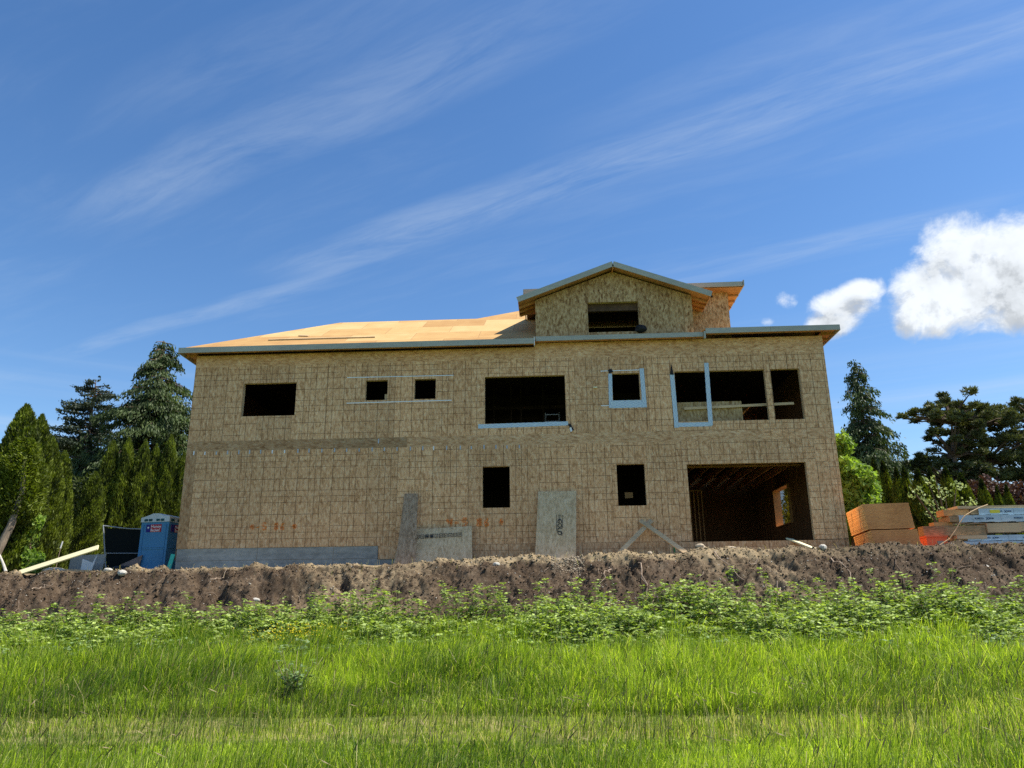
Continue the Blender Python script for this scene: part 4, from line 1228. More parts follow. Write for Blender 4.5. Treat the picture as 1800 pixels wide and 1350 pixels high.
o = rubble(4200, (-21, 19), yb, lambda rg, n: .018 + .04 * rg.random(n) ** 2.5, 'dirt', 'soil_lumps', 15); tag(o, 'fist sized dark lumps of earth on the dirt bank', 'soil', kind='stuff')
o = rubble(2600, (-20, 19), yb, lambda rg, n: .008 + .022 * rg.random(n) ** 3, 'stone', 'gravel', 6); tag(o, 'pale pebbles sprinkled over the dirt bank', 'gravel', kind='stuff')
rg = np.random.default_rng(8); nn_ = 2600
x = np.where(rg.random(nn_) < .75, rg.uniform(3, 19, nn_), rg.uniform(-20, 3, nn_))
o = rubble(nn_, (0, 1), lambda r_, n_, x_: r_.normal(-1.75, .3, n_), lambda r_, n_: .008 + .02 * r_.random(n_) ** 2, 'stone_tan', 'gravel', 9)
tag(o, 'tan gravel along the crest of the dirt bank', 'gravel', kind='stuff')


# ------------------------------------------------------------------ trees
def tint_rand(n, lo=0., hi=1., g=0, b=0, P=None, sc=1.2, amp=.5):
    t = np.zeros((n, 3)); r = RNG.uniform(lo, hi, n)
    if P is not None: r = r * (1 - amp) + amp * np.clip((fbm(P[:, 0] * sc + 7, P[:, 2] * sc + P[:, 1] * sc, 77, 2) - .25) * 2, 0, 1)
    t[:, 0] = r; t[:, 1] = g; t[:, 2] = b; return t


PROF = ([0, .08, .3, .65, .84, .94, 1.0], [.74, .96, 1., .88, .60, .32, .04])
CONE = ([0, .08, .3, .6, .8, .92, 1.0], [.85, 1., .92, .66, .40, .18, .02])
def thuja_proto(seed, H_, R0, n=9000, base=.0, mat='thuja', prof_=PROF, lean_=0.):
    global RNG; RNG = np.random.default_rng(seed)
    root = thing('thuja', None, 'tree')
    h = base + (1 - (RNG.random(n)) ** .8) * (H_ - base); f = (h - base) / (H_ - base)
    prof = np.interp(f, *prof_)
    a = RNG.uniform(0, 2 * np.pi, n)
    lump = .66 + .72 * fbm(a * 1.6 + seed, h * 1.3, seed, 4)
    rad = R0 * prof * lump * RNG.uniform(.70, 1.04, n)
    P = np.stack([np.cos(a) * rad + lean_ * h, np.sin(a) * rad, h], 1)
    D = np.stack([np.cos(a) * .55, np.sin(a) * .55, np.full(n, 1.)], 1) + RNG.normal(0, .35, (n, 3))
    c = leafmesh('crown', P, D, RNG.uniform(.05, .11, n), RNG.uniform(.018, .04, n), mat, tint_rand(n, P=P, sc=3.2, amp=.8), root)
    # dense inner foliage in the darkest tint, shade painted into the crown
    m2 = n // 3; h2 = base + .05 + RNG.random(m2) * (H_ - base) * .93; f2 = (h2 - base) / (H_ - base)
    p2 = np.interp(f2, *prof_); a2 = RNG.uniform(0, 6.28, m2)
    r2 = R0 * p2 * .62
    P2 = np.stack([np.cos(a2) * r2 + lean_ * h2, np.sin(a2) * r2, h2], 1)
    T2 = np.stack([-np.sin(a2), np.cos(a2), 0 * a2], 1)
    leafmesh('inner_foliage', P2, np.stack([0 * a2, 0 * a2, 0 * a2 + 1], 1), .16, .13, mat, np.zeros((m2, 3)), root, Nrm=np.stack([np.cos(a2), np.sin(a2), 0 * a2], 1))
    MB().tube([(0, 0, 0), (lean_ * H_ * .45, 0, H_ * .45), (lean_ * H_ * .9, 0, H_ * .9)], [.07, .045, .01], 7).build('trunk', 'bark', root)
    return root


def place(proto, used, x, y, z, s, rz_, label, group, sz=None, name=None):
    o = proto if not used else copy_tree(proto)
    o.location = (x, y, z); o.scale = (s, s, sz or s); o.rotation_euler = (0, 0, rz_); o['label'] = label
    if group: o['group'] = group
    return o


HG = 'clipped thuja columns of the left hedge'
PA, PB, PC = thuja_proto(1, 6., 1.0, 17000), thuja_proto(2, 6., .85, 15000), thuja_proto(3, 6., .95, 15000)
LH = [(PA, 0, -19.0, .3, 2.85, 1.0, 1.02, 'tallest pointed thuja in the near left hedge, standing over the leaning trunk'), (PB, 0, -19.55, 2.0, 2.85, .92, 1.03, 'second thuja of the near left hedge, just right of the tall pointed one'),
      (PC, 0, -20.5, 4.2, 2.85, .92, .97, 'third thuja of the near left hedge with a blunt top'), (PB, 1, -21.45, 6.6, 2.85, .9, .95, 'fourth and lowest thuja at the right end of the near left hedge'),
      (PC, 1, -21.0, .6, 2.85, 1.05, 1.1, 'rounded thuja cut by the left edge of the photo'), (PA, 1, -21.3, 8.9, 2.85, .75, .86, 'short dark thuja alone in the gap behind the fence')]
for pr, us, x, y, z, s, sz, l in LH: place(pr, us, x, y, z, s * .86, random.uniform(0, 6), l, HG, sz)
BH = [(PA, -22.6, 12.2, .8, 1.23, 'leftmost thuja of the back hedge behind the toilet'), (PB, -21.85, 12.3, .8, 1.26, 'second thuja from the left in the back hedge'), (PC, -21.1, 12.6, .74, 1.25, 'third thuja from the left in the back hedge'),
      (PB, -20.7, 13.0, .74, 1.22, 'fourth thuja from the left in the back hedge'), (PA, -20.05, 13.2, .72, 1.31, 'tallest thuja of the back hedge, near the house corner'), (PC, -19.4, 13.5, .74, 1.16, 'last thuja of the back hedge, half hidden by the house corner')]
for pr, x, y, s, sz, l in BH: place(pr, 1, x, y, 2.85, s * .9, random.uniform(0, 6), l, 'thuja columns of the hedge behind the blue toilet', sz)
place(PB, 1, 11.75, 10.5, 3.2, 1.05, 1., 'tall thuja seen only through the side window of the garage', None, .9)
# leaning trunk tree at the far left
t = thing('leaning_tree', 'leaning bare-trunked thuja at the far left with stripped lower trunk', 'tree', (-18.55, -.7, 2.85))
MB().tube([(-18.62, -.75, 2.75), (-18.45, -.7, 3.6), (-18.2, -.6, 4.5), (-18.15, -.4, 5.6), (-18.4, -.2, 7)], [.17, .14, .12, .09, .05], 9).build('trunk', 'bark_grey', t)
RNG = np.random.default_rng(70); nl = 9000
a = RNG.uniform(0, 6.28, nl); h = RNG.uniform(4.6, 7.6, nl); r = np.interp(h, [4.6, 5.2, 6.8, 7.6], [.5, 1.0, .8, .2]) * np.sqrt(RNG.uniform(.35, 1, nl)) * (.7 + .6 * fbm(a * 2, h * 2, 5, 2))
P = np.stack([-18.5 + np.cos(a) * r, -.2 + np.sin(a) * r * .8, h], 1)
o = leafmesh('crown', P, np.stack([np.cos(a) * .7, np.sin(a) * .7, 0 * a + .4], 1) + RNG.normal(0, .4, (nl, 3)), RNG.uniform(.04, .10, nl), RNG.uniform(.018, .036, nl), 'thuja', tint_rand(nl, P=P, sc=2)); attach(o, t)

# right hedge: small pointed thujas
PD, PE = thuja_proto(5, 3., .50, 9000, prof_=CONE), thuja_proto(6, 3., .44, 8000, prof_=CONE)
RH = [(PD, 0, 15.0, 10, 1.0, 1.60, 'first small thuja right of the house'), (PE, 0, 15.42, 10, 1.1, 1.56, 'second small thuja right of the house, touching the first'), (PE, 1, 15.75, 9.5, 1.0, 1.43, 'third small thuja right of the house'),
      (PD, 1, 16.1, 9.5, .95, 1.43, 'fourth small thuja right of the house'), (PD, 1, 16.45, 9.0, 1.3, 1.36, 'fifth small thuja, behind the plywood stacks'), (PE, 1, 17.0, 9.0, 1.0, 1.38, 'sixth small thuja, pointed, just right of the plywood stacks'),
      (PD, 1, 17.42, 8.5, 1.25, 1.36, 'seventh and fullest small thuja of the right hedge'), (PE, 1, 18.05, 8.5, 1.35, 1.25, 'eighth small thuja, behind the cream flowering shrub'), (PD, 1, 18.6, 8.0, .95, 1.14, 'ninth small thuja, free standing above the beam pile'),
      (PE, 1, 19.2, 8.0, .7, 1.04, 'tenth and thin small thuja above the beam pile'), (PD, 1, 19.6, 8.0, .75, 1.06, 'last small thuja at the right, beside the thin one')]
for pr, us, x, y, s, sz, l in RH: place(pr, us, x, y, 3.3, s, random.uniform(0, 6), l, 'small pointed thujas of the right hedge', sz)


def cedar(name, label, x, y, z, H_, Rb, n, mat, seed, profile, droop=.35, nb=150, spray=(.14, .34), sw=(.03, .07), up=0., squash=1., zbase=.04, irr=.35, cat='tree', bark='bark', tw=.03):
    global RNG; RNG = np.random.default_rng(seed)
    t = thing(name, label, cat, (x, y, z))
    f = RNG.uniform(zbase, .985, nb) ** .9; bh = f * H_
    ba = RNG.uniform(0, 2 * np.pi, nb)
    bl = Rb * np.interp(f, *profile) * (1 + RNG.normal(0, irr, nb)).clip(.35, 1.7)
    tr = MB().tube([(0, 0, 0), (.1, 0, H_ * .5), (0, 0, H_ * .97)], [H_ * .018, H_ * .011, .02], 8)
    for i in range(nb):
        if bl[i] > .7:
            e_ = (math.cos(ba[i]) * bl[i] * .85, math.sin(ba[i]) * bl[i] * .85 * squash, bh[i] - bl[i] * droop * .6 + bl[i] * up * .8)
            tr.tube([(0, 0, bh[i]), (e_[0] * .5, e_[1] * .5, bh[i] - bl[i] * (droop * .22 - up * .4)), e_], [.05, .03, .01], 4, False)
    tr.build('trunk', bark, t, loc=(0, 0, 0)).parent = t
    t.children[-1].location = (0, 0, 0)
    w_ = bl * (bl + .3); k = RNG.choice(nb, n, p=w_ / w_.sum())
    s = RNG.uniform(.12, 1., n) ** .7
    side_ = RNG.normal(0, .16, n) * (.3 + s) * np.minimum(bl[k], 2.5)
    dx_, dy_ = np.cos(ba[k]), np.sin(ba[k])
    P = np.stack([dx_ * bl[k] * s - dy_ * side_, (dy_ * bl[k] * s + dx_ * side_) * squash, bh[k] - bl[k] * (droop * s ** 1.6 - up * s ** 1.3) - np.abs(side_) * droop + RNG.normal(0, .05, n)], 1)
    hang = RNG.uniform(0, 1, n) * spray[1] * (1 if droop > .2 else .15)
    P[:, 2] -= hang
    D = np.stack([dx_ * .5, dy_ * .5, np.full(n, -1. if droop > .2 else .35)], 1) + RNG.normal(0, .35, (n, 3))
    leafmesh('crown', P, D, RNG.uniform(*spray, n) * .5, RNG.uniform(*sw, n), mat, tint_rand(n, P=P, sc=1.1, amp=.6), t)
    return t


cedar('cedar_tree', 'tall drooping cedar rising behind the thujas at the left end of the house', -24.7, 20, 2.9, 16.0, 4.0, 110000, 'cedar', 31, ([0, .3, .6, .8, .92, 1], [1., .95, .72, .46, .24, .05]), .30, 340, (.16, .36), (.03, .06), irr=.24)
cedar('cedar_tree', 'low grey-green cedar filling the gap between the spruce and the tall cedar', -28.4, 19, 2.9, 9.6, 2.6, 40000, 'cedar', 32, ([0, .4, .8, 1], [1., .95, .55, .1]), .45, 160, (.16, .36), (.03, .06))
cedar('spruce_tree', 'dark ragged spruce with a tufted top left of the tall cedar', -30.2, 22, 2.9, 14.2, 2.7, 60000, 'spruce', 33, ([0, .35, .6, .68, .72, .82, .93, 1], [.9, .95, .95, .60, .60, .50, .32, .08]), .08, 230, (.12, .26), (.03, .06), .14, irr=.38)
cedar('cedar_tree', 'narrow tall grey-green cedar standing alone right of the house', 22.2, 28, 3.2, 15.6, 3.7, 90000, 'cedar', 34, ([0, .25, .45, .7, .85, 1], [1.1, 1.0, .66, .38, .27, .08]), .34, 330, (.16, .36), (.03, .06), irr=.3)
cedar('fir_tree', 'thin pale-tipped young fir poking up behind the big pines', 36.1, 34, 3.2, 13.9, 1.6, 9000, 'spruce', 35, ([0, .5, .8, 1], [1., .9, .45, .06]), .05, 110, (.14, .3), (.03, .06), .2)
cedar('cedar_tree', 'distant dark conifer between the lone cedar and the pines', 27.5, 38, 3.2, 8.6, 2.2, 9000, 'cedar', 36, ([0, .5, .8, 1], [1., .9, .5, .1]), .3, 80, (.3, .6), (.06, .12))


def pine(label, x, y, z, limbs, seed, trunk, n_t=230):
    """limbs: list of (dx,dy,z,rx,rz,count) foliage pads"""
    global RNG; RNG = np.random.default_rng(seed)
    t = thing('pine_tree', label, 'tree', (x, y, z))
    tb = MB().tube(trunk, [.36 - .30 * i / (len(trunk) - 1) for i in range(len(trunk))], 9)
    for (dx_, dy_, lz, rx, rz_, c_) in limbs:
        k = min(range(len(trunk)), key=lambda i: abs(trunk[i][2] - (lz - 1.2)) )
        s_ = trunk[k]; tb.tube([s_, ((s_[0] + dx_) / 2, (s_[1] + dy_) / 2, (s_[2] + lz) / 2 + .1), (dx_, dy_, lz - .1)], [.12, .08, .03], 5, False)
    o = tb.build('trunk', 'bark', t); o.parent = t; o.location = (0, 0, 0)
    Ps, Ds = [], []
    for (dx_, dy_, lz, rx, rz_, c_) in limbs:
        nt_ = int(c_); u_ = RNG.normal(size=(nt_, 3)); u_ = unit(u_) * (RNG.random((nt_, 1)) ** .4)
        cen = np.array([dx_, dy_, lz]) + u_ * np.array([rx, rx, rz_]) + np.stack([0 * u_[:, 0], 0 * u_[:, 0], .10 * np.abs(u_[:, 0]) * rx], 1)
        k = 13
        c2 = np.repeat(cen, k, 0); dd = unit(RNG.normal(size=(nt_ * k, 3)) * [.9, .9, .5] + [0, 0, .75])
        Ps.append(c2 + dd * .16); Ds.append(dd)
    P, D = np.concatenate(Ps), np.concatenate(Ds); nn = len(P)
    leafmesh('crown', P, D, RNG.uniform(.12, .22, nn), RNG.uniform(.025, .05, nn), 'pine', tint_rand(nn, P=P, sc=.8, amp=.55), t)
    return t


def pads(seed, rows):
    r = random.Random(seed); out = []
    for (x0, x1, z0, z1, rx, rz_, k, c_) in rows:
        for i in range(k):
            q = (i + .5) / k; 
            for w_ in range(3): out.append((x0 + (x1 - x0) * q + r.uniform(-.75, .75), r.uniform(-1.8, 1.8), z0 + (z1 - z0) * q + r.uniform(-.45, .40), rx * r.uniform(.35, .75), rz_ * r.uniform(.4, .9), c_ * .42))
    return out
pine('broad dark pine reaching left with flat layered limbs', 28.8, 30, 3.2,
     pads(1, [(-2.1, .8, 11.6, 11.4, .85, .38, 5, 62), (-.4, 2.6, 12.9, 11.9, .75, .35, 5, 55), (.3, 3.0, 11.2, 10.9, .9, .4, 4, 60), (-1.3, 2.6, 9.8, 10.1, .8, .32, 5, 52), (-3.6, -1.2, 7.9, 8.3, .8, .35, 4, 55), (-.6, 2.8, 8.9, 9.1, .75, .3, 4, 42),
              (-2.2, 1.8, 7.5, 7.3, .9, .35, 5, 48), (-1.4, 2.2, 6.3, 6.2, .9, .4, 4, 40)]), 61, [(0, 0, 0), (.1, 0, 3), (.1, 0, 6), (.3, 0, 8.5), (.5, 0, 11)])
pine('second dense pine at the right edge, dark and brownish inside', 32.3, 31, 3.2,
     pads(2, [(-1.2, 1.2, 12.0, 11.8, .9, .4, 4, 60), (-2.3, 2.0, 11.0, 11.2, 1., .5, 6, 65), (-2.0, 2.4, 9.6, 9.9, 1., .45, 5, 60), (-2.6, 2.2, 8.2, 8.4, 1., .5, 6, 60), (-3.2, 2.6, 6.9, 7.1, 1.1, .5, 6, 58), (-3.8, 2.6, 5.5, 5.7, 1.1, .5, 6, 52)]), 62, [(-.6, 0, 0), (-.7, 0, 4), (-.6, 0, 8), (-.2, 0, 11)])
pine('third pine filling the right border of the photo', 36.6, 32, 3.2,
     pads(3, [(-2, 2, 12.2, 12.0, 1.2, .6, 5, 65), (-2.6, 2.4, 10.6, 10.7, 1.2, .6, 5, 65), (-2.8, 2.6, 9.0, 9.2, 1.2, .6, 6, 62), (-2.8, 2.6, 7.4, 7.6, 1.2, .6, 6, 60), (-3, 2.6, 5.8, 5.9, 1.2, .6, 6, 56)]), 63, [(0, 0, 0), (0, 0, 5), (0, 0, 11)])


def broadleaf(name, label, x, y, z, blobs, n, mat, seed, ls=(.05, .10), trunk=None, cat='tree'):
    global RNG; RNG = np.random.default_rng(seed)
    t = thing(name, label, cat, (x, y, z)); w_ = np.array([b[3] * b[3] * b[4] for b in blobs]); k = RNG.choice(len(blobs), n, p=w_ / w_.sum())
    B = np.array(blobs); u_ = unit(RNG.normal(size=(n, 3))) * (RNG.uniform(.25, 1, (n, 1)) ** .5)
    P = B[k, :3] + u_ * np.stack([B[k, 3], B[k, 3], B[k, 4]], 1)
    P += (np.stack([vn(P[:, 1] * 3, P[:, 2] * 3, 4), vn(P[:, 0] * 3, P[:, 2] * 3, 5), vn(P[:, 0] * 3, P[:, 1] * 3, 6)], 1) - .5) * .4
    D = RNG.normal(size=(n, 3)) + [0, 0, -.4]
    L = RNG.uniform(*ls, n)
    leafmesh('crown', P, D, L, L * .55, mat, tint_rand(n, P=P, sc=1.5), t)
    m = MB()
    for i, b in enumerate(blobs): m.tube([(0, 0, 0), (b[0] * .4, b[1] * .4, b[2] * .55), (b[0], b[1], b[2])], [.07, .045, .012], 6, False)
    o = m.build('trunk', 'bark', t); o.parent = t; o.location = (0, 0, 0)
    return t


broadleaf('leafy_tree', 'bright yellow-green leafy tree against the right end of the house', 11.7, 5, 3.3, [(0, 0, 4.3, .45, .75), (.1, 0, 3.4, .75, .6), (.5, 0, 2.9, .75, .6), (.3, 0, 2.1, .85, .7), (.75, 0, 3.4, .3, .3), (.1, 0, 1.3, .9, .7), (.9, 0, 2.5, .4, .4)], 7600, 'maple_green', 41, (.07, .14))
broadleaf('flowering_shrub', 'loose cream flowering shrub with pale leaves in front of the right hedge', 16.0, 6.2, 3.3, [(-1.1, 0, 2.7, .35, .2), (-.5, 0, 3.1, .3, .14), (-.6, 0, 2.35, .4, .18), (.1, 0, 2.6, .4, .16), (.9, 0, 2.3, .4, .16), (.6, 0, 2.9, .35, .14), (1.2, 0, 2.0, .3, .15), (-.3, 0, 1.8, .5, .25), (.2, 0, 1.2, .5, .3), (-1.3, 0, 3.0, .2, .12), (-.2, 0, 3.4, .25, .1)], 560, 'cream', 42, (.05, .085), cat='shrub')
broadleaf('red_maple', 'dark red leafed maple below the pines at the right', 25.2, 20, 3.2, [(0, 0, 4.6, 1.3, .9), (1.6, 0, 4.2, 1.4, 1.), (-.6, 0, 3.4, 1.2, .9), (2.2, 0, 2.8, 1.5, 1.1), (.6, 0, 2.2, 1.8, 1.1), (3.8, 0, 3.4, 1.4, 1.2), (4.6, 0, 1.8, 1.5, 1.2)], 14000, 'maple_red', 43, (.08, .14))
broadleaf('bush', 'low leafy green bush under the left hedge beside the leaning trunk', -18.2, .6, 2.85, [(0, 0, .5, .5, .4), (-.3, 0, 1.3, .4, .4), (.4, -.2, .3, .4, .3), (-.1, 0, 1.9, .35, .35)], 1800, 'maple_green', 44, (.05, .09), cat='shrub')
# far tree lines: one mass each
def treeline(x0, x1, y, z0, z1, n, seed, label):
    global RNG; RNG = np.random.default_rng(seed)
    x = RNG.uniform(x0, x1, n); top = z0 + (z1 - z0) * (.55 + .6 * fbm(x * .16, x * 0 + seed, seed, 4)); zz = z0 + (top - z0) * RNG.random(n) ** .7
    P = np.stack([x, y + RNG.uniform(-3, 3, n), zz], 1)
    o = leafmesh('treeline', P, RNG.normal(size=(n, 3)), RNG.uniform(.3, .6, n), RNG.uniform(.2, .4, n), 'far_green', tint_rand(n, P=P, sc=.3))
    tag(o, label, 'treeline', kind='stuff')
treeline(40, 75, 90, 6, 16.5, 12000, 91, 'distant grey-green wooded ridge seen under the pines')
treeline(-75, -44, 60, 3, 11, 9000, 92, 'distant wood glimpsed behind the left hedge')
def fillhedge(x0, x1, y, z0, z1, n, seed, mat, label, name='undergrowth', L=(.08, .16), dep=1.2):
    global RNG; RNG = np.random.default_rng(seed)
    x = RNG.uniform(x0, x1, n); P = np.stack([x, y + RNG.uniform(-dep, dep, n), z0 + (z1 - z0) * RNG.random(n) * (.7 + .4 * vn(x * .8, x * 0, seed))], 1)
    o = leafmesh(name, P, RNG.normal(size=(n, 3)) + [0, 0, .4], RNG.uniform(*L, n), RNG.uniform(L[0] * .5, L[1] * .5, n), mat, tint_rand(n, 0, .22)); tag(o, label, 'undergrowth', kind='stuff')
fillhedge(-33, -19, 15.5, 2.8, 8.6, 26000, 93, 'thuja', 'dark undergrowth behind the hedges at the left')
fillhedge(13, 44, 17, 3.1, 6.2, 30000, 94, 'pine', 'dark undergrowth behind the hedge at the right', L=(.10, .2), dep=3)
# neighbours
def far_house(x, y, z, w_, h_, label, rh=1.2):
    t = thing('far_house', label, 'house', (x, y, z))
    MB().box(x - w_ / 2, x + w_ / 2, y, y + 7, z, z + h_).build('wall', 'house_white', t)
    m = MB().prism([(x - w_ / 2 - .4, z + h_ + .003), (x + w_ / 2 + .4, z + h_ + .003), (x + w_ / 2 - .8, z + h_ + rh), (x - w_ / 2 + .8, z + h_ + rh)], y - .4, y + 7.4); m.build('roof', 'house_roof', t)
    for i in range(int(w_ // 1.5)):
        xa = x - w_ / 2 + .4 + i * 1.5; MB().box(xa, xa + .9, y - .02, y - .003, z + h_ - 1.4, z + h_ - .4).build('window', 'house_glass', t)
far_house(45.6, 60, 3, 4.4, 12.0, 'pale blue-white distant house seen in the gap under the pines')
far_house(42.5, 75, 3, 4., 15.6, 'low grey roofed far house left of the pine trunk')
t = thing('neighbour_house', 'white sided neighbouring house glimpsed through the side window of the garage', 'house', (17, 24, 3.2))
MB().box(13.0, 17.5, 22, 30, 3.2, 9.9).build('wall', 'house_white', t)
for z in np.arange(3.4, 9.9, .2): MB().box(12.98, 17.52, 21.975, 21.995, z, z + .015).build('siding_line', 'house_roof', t)


# ------------------------------------------------------------------ grasses
def grass(name, n, xf, yf, hf, wf, label, seed, tint, lean_=.42, cull=True, kind='stuff', cat='grass', hshift=0.):
    global RNG; RNG = np.random.default_rng(seed)
    y = yf(n); x = xf(n, y); h = hf(n, x, y); wd = wf(n, y)
    g = ground_h(x, y) + hshift
    a = np.where(RNG.random(n) < .45, RNG.uniform(0, 6.28, n), 12 * fbm(x * .9, y * .9, 44, 2) + RNG.normal(0, .4, n)); fa = RNG.uniform(0, 6.28, n)
    ln = np.abs(RNG.normal(0, lean_, n)) * h * (.4 + 1.2 * fbm(x * 1.7, y * 1.7, 46, 2))
    wx, wy = np.cos(fa) * wd, np.sin(fa) * wd
    lx, ly = np.cos(a) * ln + .06 * h, np.sin(a) * ln
    V = np.zeros((n, 7, 3)); zb = np.zeros(n)
    def S_(i, fx, k, side_):
        V[:, i, 0] = x + lx * fx + side_ * wx * k; V[:, i, 1] = y + ly * fx + side_ * wy * k
    S_(0, 0, 1, -1); S_(1, 0, 1, 1); S_(2, .18, .95, -1); S_(3, .18, .95, 1); S_(4, .55, .6, -1); S_(5, .55, .6, 1); S_(6, 1., 0, 1)
    V[:, 0, 2] = V[:, 1, 2] = g - .02; V[:, 2, 2] = V[:, 3, 2] = g + h * .42; V[:, 4, 2] = V[:, 5, 2] = g + h * .78; V[:, 6, 2] = g + h * (1 - np.clip(ln / h, 0, 1) * .35)
    T = tint(n, x, y)
    o = npmesh(name, V.reshape(-1, 3), 7, [(0, 1, 3, 2), (2, 3, 5, 4), (4, 5, 6)], 'grass', T)
    return tag(o, label, cat, kind=kind)


def xin(n, y, k=.74, ex=2.4):
    hw = (y + 26) * k + ex; return RNG.uniform(-1, 1, n) * hw - .04 * (y + 26)
def tn(n, x, y, dry=.08, sc=.5, lo=.15, hi=.9):
    T = np.zeros((n, 3)); b = fbm(x * sc, y * sc, 15, 3)
    T[:, 0] = np.clip(lo - .1 + (hi - lo) * RNG.random(n) ** 1.5 * 1.2 + (b - .5) * 1.1 + .012 * x, 0, 1); T[:, 1] = (RNG.random(n) < dry) * RNG.uniform(.4, 1, n); return T
def dens_y(a, b, n, p=1.): return a + (b - a) * RNG.random(n) ** p
hn = lambda n, x, y, m_, s_: np.clip(RNG.normal(m_, s_, n), .05, 2) * (.15 + 1.7 * fbm(x * 1.1, y * 1.1, 25, 4, .7))
# near meadow
grass('meadow_grass', 185000, xin, lambda n: dens_y(-22.3, -15.9, n, .75), lambda n, x, y: hn(n, x, y, .32, .11) * np.interp(y, [-18.8, -17., -15.9], [1, .5, .28]) * np.interp(x, [1, 6], [.85, 1.25]), lambda n, y: np.interp(y, [-22, -16], [.0030, .0056]), 'fine bright green meadow grass in the foreground', 101, lambda n, x, y: tn(n, x, y, .10))
# mown strip
grass('path_grass', 36000, xin, lambda n: dens_y(-16.2, -13.0, n), lambda n, x, y: hn(n, x, y, .10, .04) * np.interp(x, [2, 6], [1, 2.6]), lambda n, y: np.full(n, .0045), 'short trampled yellowish grass along the mown strip', 102, lambda n, x, y: tn(n, x, y, .30, .9))
# tall grass behind the strip
grass('tall_grass', 250000, xin, lambda n: dens_y(-13.4, -5.4, n, 1.1), lambda n, x, y: hn(n, x, y, .52, .12) * np.interp(y + 1.6 * (fbm(x * .6, x * 0, 63, 3) - .5), [-13.6, -11.8], [.3, 1]), lambda n, y: np.interp(y, [-13, -5], [.006, .0095]), 'tall green meadow grass in front of the brambles', 103, lambda n, x, y: tn(n, x, y, .08, .5, .1, .9))
# clumps growing up into the brambles
grass('grass_tufts', 70000, xin, lambda n: dens_y(-8.0, -4.6, n), lambda n, x, y: .2 + .75 * np.clip(fbm(x * .9, y * .2, 19, 3) - .35, 0, 1) * 1.6 * RNG.uniform(.6, 1, n), lambda n, y: np.full(n, .009), 'taller grass tufts growing among the brambles', 104, lambda n, x, y: tn(n, x, y, .05, .5, 0, .8), .2)
# seed stems, dark and thin
grass('seed_stems', 2600, xin, lambda n: dens_y(-21.5, -6, n, .9), lambda n, x, y: np.clip(RNG.normal(.74, .15, n), .3, 1.1), lambda n, y: np.interp(y, [-21, -6], [.0022, .006]), 'thin dark seed stalks standing above the meadow grass', 105, lambda n, x, y: np.stack([RNG.random(n) * .5, RNG.random(n) * .3, (RNG.random(n) < .75) * .8], 1), .22)
# flowering stalks: thin culms leaning right with a narrow dark head
MT['seed_head'] = foliage('seed_head', (.075, .055, .035), (.34, .26, .15), .2, tl=(1, 1, 1))
def stalks(n, seed, y0, y1, h0, h1, lab1, lab2, droop=0., tlo=0., thi=.5):
    global RNG; RNG = np.random.default_rng(seed)
    y = dens_y(y0, y1, n, .8); x = xin(n, y); h = RNG.uniform(h0, h1, n); g = ground_h(x, y); le = RNG.normal(.22, .16, n) * h; ly = RNG.normal(0, .1, n) * h
    w_ = np.interp(y, [-21, -7], [.0014, .003]); V = np.zeros((n, 8, 3)); q = [0, .4, .75, 1.]
    for i, f in enumerate(q):
        for j, sd_ in ((0, -1), (1, 1)):
            V[:, 2 * i + j, 0] = x + le * f ** 1.8 + sd_ * w_; V[:, 2 * i + j, 1] = y + ly * f; V[:, 2 * i + j, 2] = g + h * f * (1 - .08 * f)
    T = np.zeros((n, 3)); T[:, 0] = RNG.random(n) * .6; T[:, 1] = .35; T[:, 2] = RNG.random(n) * .7
    tag(npmesh('grass_stalks', V.reshape(-1, 3), 8, [(0, 1, 3, 2), (2, 3, 5, 4), (4, 5, 7, 6)], 'grass', T), lab1, 'grass', kind='stuff')
    L = RNG.uniform(.035, .075, n) * np.interp(y, [-20, -7], [1, 1.3]); d_ = unit(np.stack([le * 1.7, ly, h * .85 - droop * h], 1)); P = np.stack([x + le, y + ly, g + h * .92], 1) + d_ * L[:, None] * .9
    tag(leafmesh('seed_heads', P, d_, L, np.interp(y, [-21, -7], [.0042, .009]), 'seed_head', tint_rand(n, tlo, thi)), lab2, 'grass', kind='stuff')
stalks(1500, 301, -21.5, -9, .45, .92, 'slender culms leaning right above the meadow', 'narrow dark seed heads above the meadow')
stalks(170, 302, -21, -14, .4, .75, 'pale culms in the near meadow', 'pale drooping feathery seed heads in the near meadow', 1.0, .9, 1.)
# arching dry blades
grass('dry_blades', 900, xin, lambda n: dens_y(-21.5, -7, n, .9), lambda n, x, y: np.clip(RNG.normal(.55, .12, n), .3, .9), lambda n, y: np.interp(y, [-21, -6], [.003, .006]), 'arching straw coloured dead blades in the meadow', 106, lambda n, x, y: np.stack([RNG.random(n), RNG.uniform(.6, 1, n), 0 * x], 1), .5)
# thin dry grass on the bank crest and foot
grass('crest_grass', 260, lambda n, y: RNG.uniform(-16, 14, n), lambda n: dens_y(-2.2, -1.3, n), lambda n, x, y: RNG.uniform(.06, .25, n), lambda n, y: np.full(n, .004), 'few dry straws standing along the crest of the bank', 107, lambda n, x, y: np.stack([RNG.random(n), RNG.uniform(.5, 1, n), 0 * x], 1), .5)


